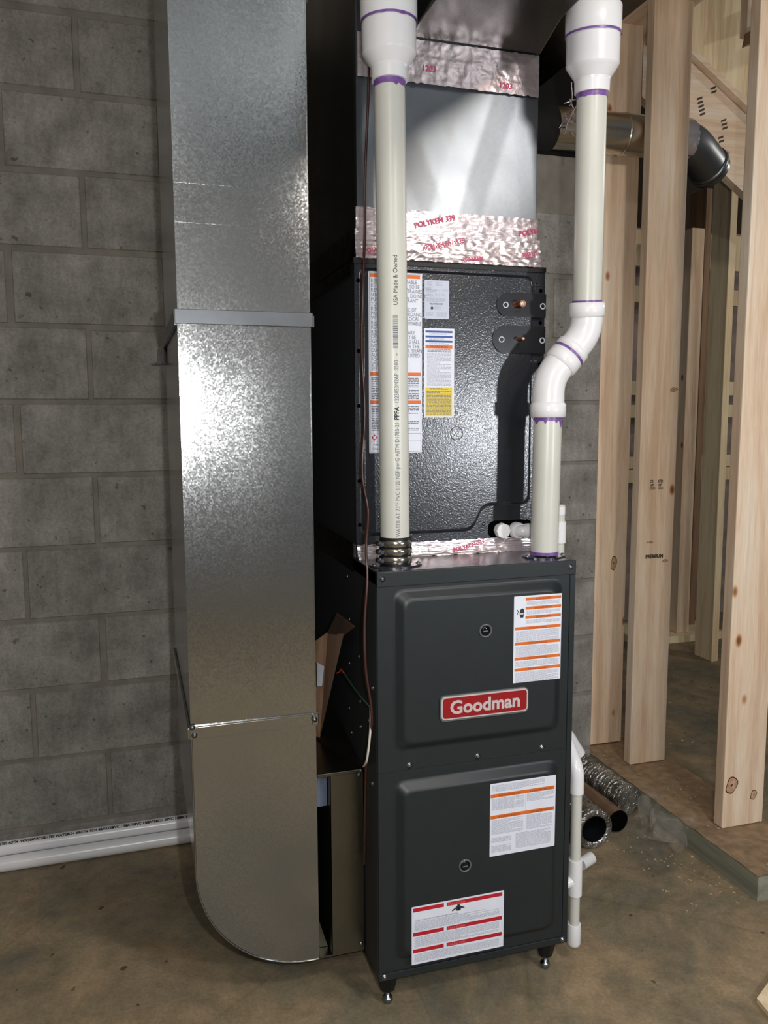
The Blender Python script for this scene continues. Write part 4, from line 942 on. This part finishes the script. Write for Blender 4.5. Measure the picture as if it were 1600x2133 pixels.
mb = corr_tube([(0.80, 0.84, 0.060), (0.795, 0.458, 0.060)], 0.040, 0.002, 700); mk(mb.build('inner_liner', 'black_satin', fd), fd)
vs = []; fs = []; n = 36; c = Vector((0.795, 0.459, 0.060))
for k in range(n):
    a = 2*PI*k/n
    for r in (0.040, 0.049+0.003*noise.noise(Vector((math.cos(a)*3, math.sin(a)*3, 0))), 0.059): vs.append(c+Vector((math.cos(a)*r, -0.006 if 0.045 < r < 0.055 else 0, math.sin(a)*r)))
for k in range(n):
    j = (k+1) % n
    for q in (0, 1): fs.append((3*k+q, 3*j+q, 3*j+q+1, 3*k+q+1))
o = MB().add(vs, fs, 0, True).build('frayed_rim', 'foil_wrap', fd); mk(o, fd)
tb = empty('metal_tube', 'brown tinted round tube with dark open end lying between the two flexible ducts', 'tube'); tb.location = (0.93, 0.75, 0)
mb = MB(); dv = (Vector((0.935, 0.545, 0.038))-Vector((0.90, 1.0-0.13, 0.112))).normalized(); mb.tube([(0.903, 0.87, 0.036), (0.915, 0.520, 0.036)], 0.0345, 36, cap=False); mk(mb.build('tube_shell', 'brown_pipe', tb), tb)
mb = MB(); mb.tube([(0.904, 0.85, 0.036), (0.91497, 0.5205, 0.036)], 0.0330, 36, cap=True); mk(mb.build('tube_interior', 'hole_black', tb), tb)
# white fittings scrap
mb = MB(); vs, fs = sheet(lambda u, v: (0.80+0.03*v+0.052*math.cos(u*PI*0.75+0.25), 0.72-0.02*v, 0.125+0.10*v*0+0.062*math.sin(u*PI*0.75+0.25)+0.05*(1-v)-0.05), 24, 2)
mb = MB(); mb.tube(bend([(0.535, 0.35, 0.0), (0.535, 0.35, 0.37), (0.615, 0.35, 0.440), (0.672, 0.35, 0.350)], 0.06), 0.0185, 28); o = mb.build('pipe_elbow', 'pvc_fitting'); reloc(o); tag(o, 'white hooked PVC sweep standing just behind the right side of the furnace', 'pipe fitting')
mb = MB(); mb.tube([(0.700, 0.37, 0.017), (0.742, 0.385, 0.022)], 0.017, 24); o = mb.build('pipe_offcut', 'pvc_fitting'); reloc(o); tag(o, 'short white pipe offcut on the floor behind the drain line', 'pipe')
# clear film
random.seed(5)
def film(u, v):
    x = 1.052-0.07*u+0.03*math.sin(v*9); y = 0.575-0.22*v+0.02*math.sin(u*7)
    h = 0.075*(1-u)**1.3+0.004+0.022*abs(noise.noise(Vector((u*5, v*8, 2))))
    return (x, y, h)
vs, fs = sheet(film, 26, 40); o = MB().add(vs, fs, 0, True).build('plastic_film', 'clear_film'); reloc(o); tag(o, 'crumpled clear plastic film draped against the curb', 'plastic film')
# piece of board at bottom right corner
mb = MB(); mb.add([(0.790, -0.205, 0.001), (0.775, -0.30, 0.001), (0.98, -0.30, 0.001), (0.98, -0.10, 0.001)], [(3, 2, 1, 0)]); mb.add([(0.790, -0.205, 0.012), (0.775, -0.30, 0.012), (0.98, -0.30, 0.012), (0.98, -0.10, 0.012)], [(0, 1, 2, 3)]); mb.add([(0.790, -0.205, 0.001), (0.775, -0.30, 0.001), (0.98, -0.30, 0.001), (0.98, -0.10, 0.001), (0.790, -0.205, 0.012), (0.775, -0.30, 0.012), (0.98, -0.30, 0.012), (0.98, -0.10, 0.012)], [(0, 1, 5, 4), (1, 2, 6, 5), (2, 3, 7, 6), (3, 0, 4, 7)])
o = mb.build('board_offcut', 'pine_pale'); reloc(o); tag(o, 'pale flat board corner on the floor at the bottom right of the view', 'board')
# sawdust chips
random.seed(9); mb = MB()
for k in range(150):
    t = random.random()
    if t < 0.45: x = random.uniform(0.85, 1.05); y = random.uniform(0.1, 0.50); z = 0.0005
    elif t < 0.8: x = random.uniform(1.07, 1.29); y = random.uniform(0.12, 1.1); z = 0.0745
    else: x = random.uniform(1.35, 1.9); y = random.uniform(0.6, 1.8); z = 0.0005
    a = random.uniform(0, PI); l = random.uniform(0.001, 0.0045); wv = random.uniform(0.0007, 0.0025); M = Matrix.Translation((x, y, z)) @ Matrix.Rotation(a, 4, 'Z') @ Matrix.Rotation(random.uniform(-.3, .3), 4, 'X')
    mb.box(-l, -wv, 0.0, l, wv, 0.0015, 0, M)
o = mb.build('sawdust_chips', 'debris'); tag(o, 'scattered pale sawdust and wood chips on the floor and curb', 'debris', kind='stuff')
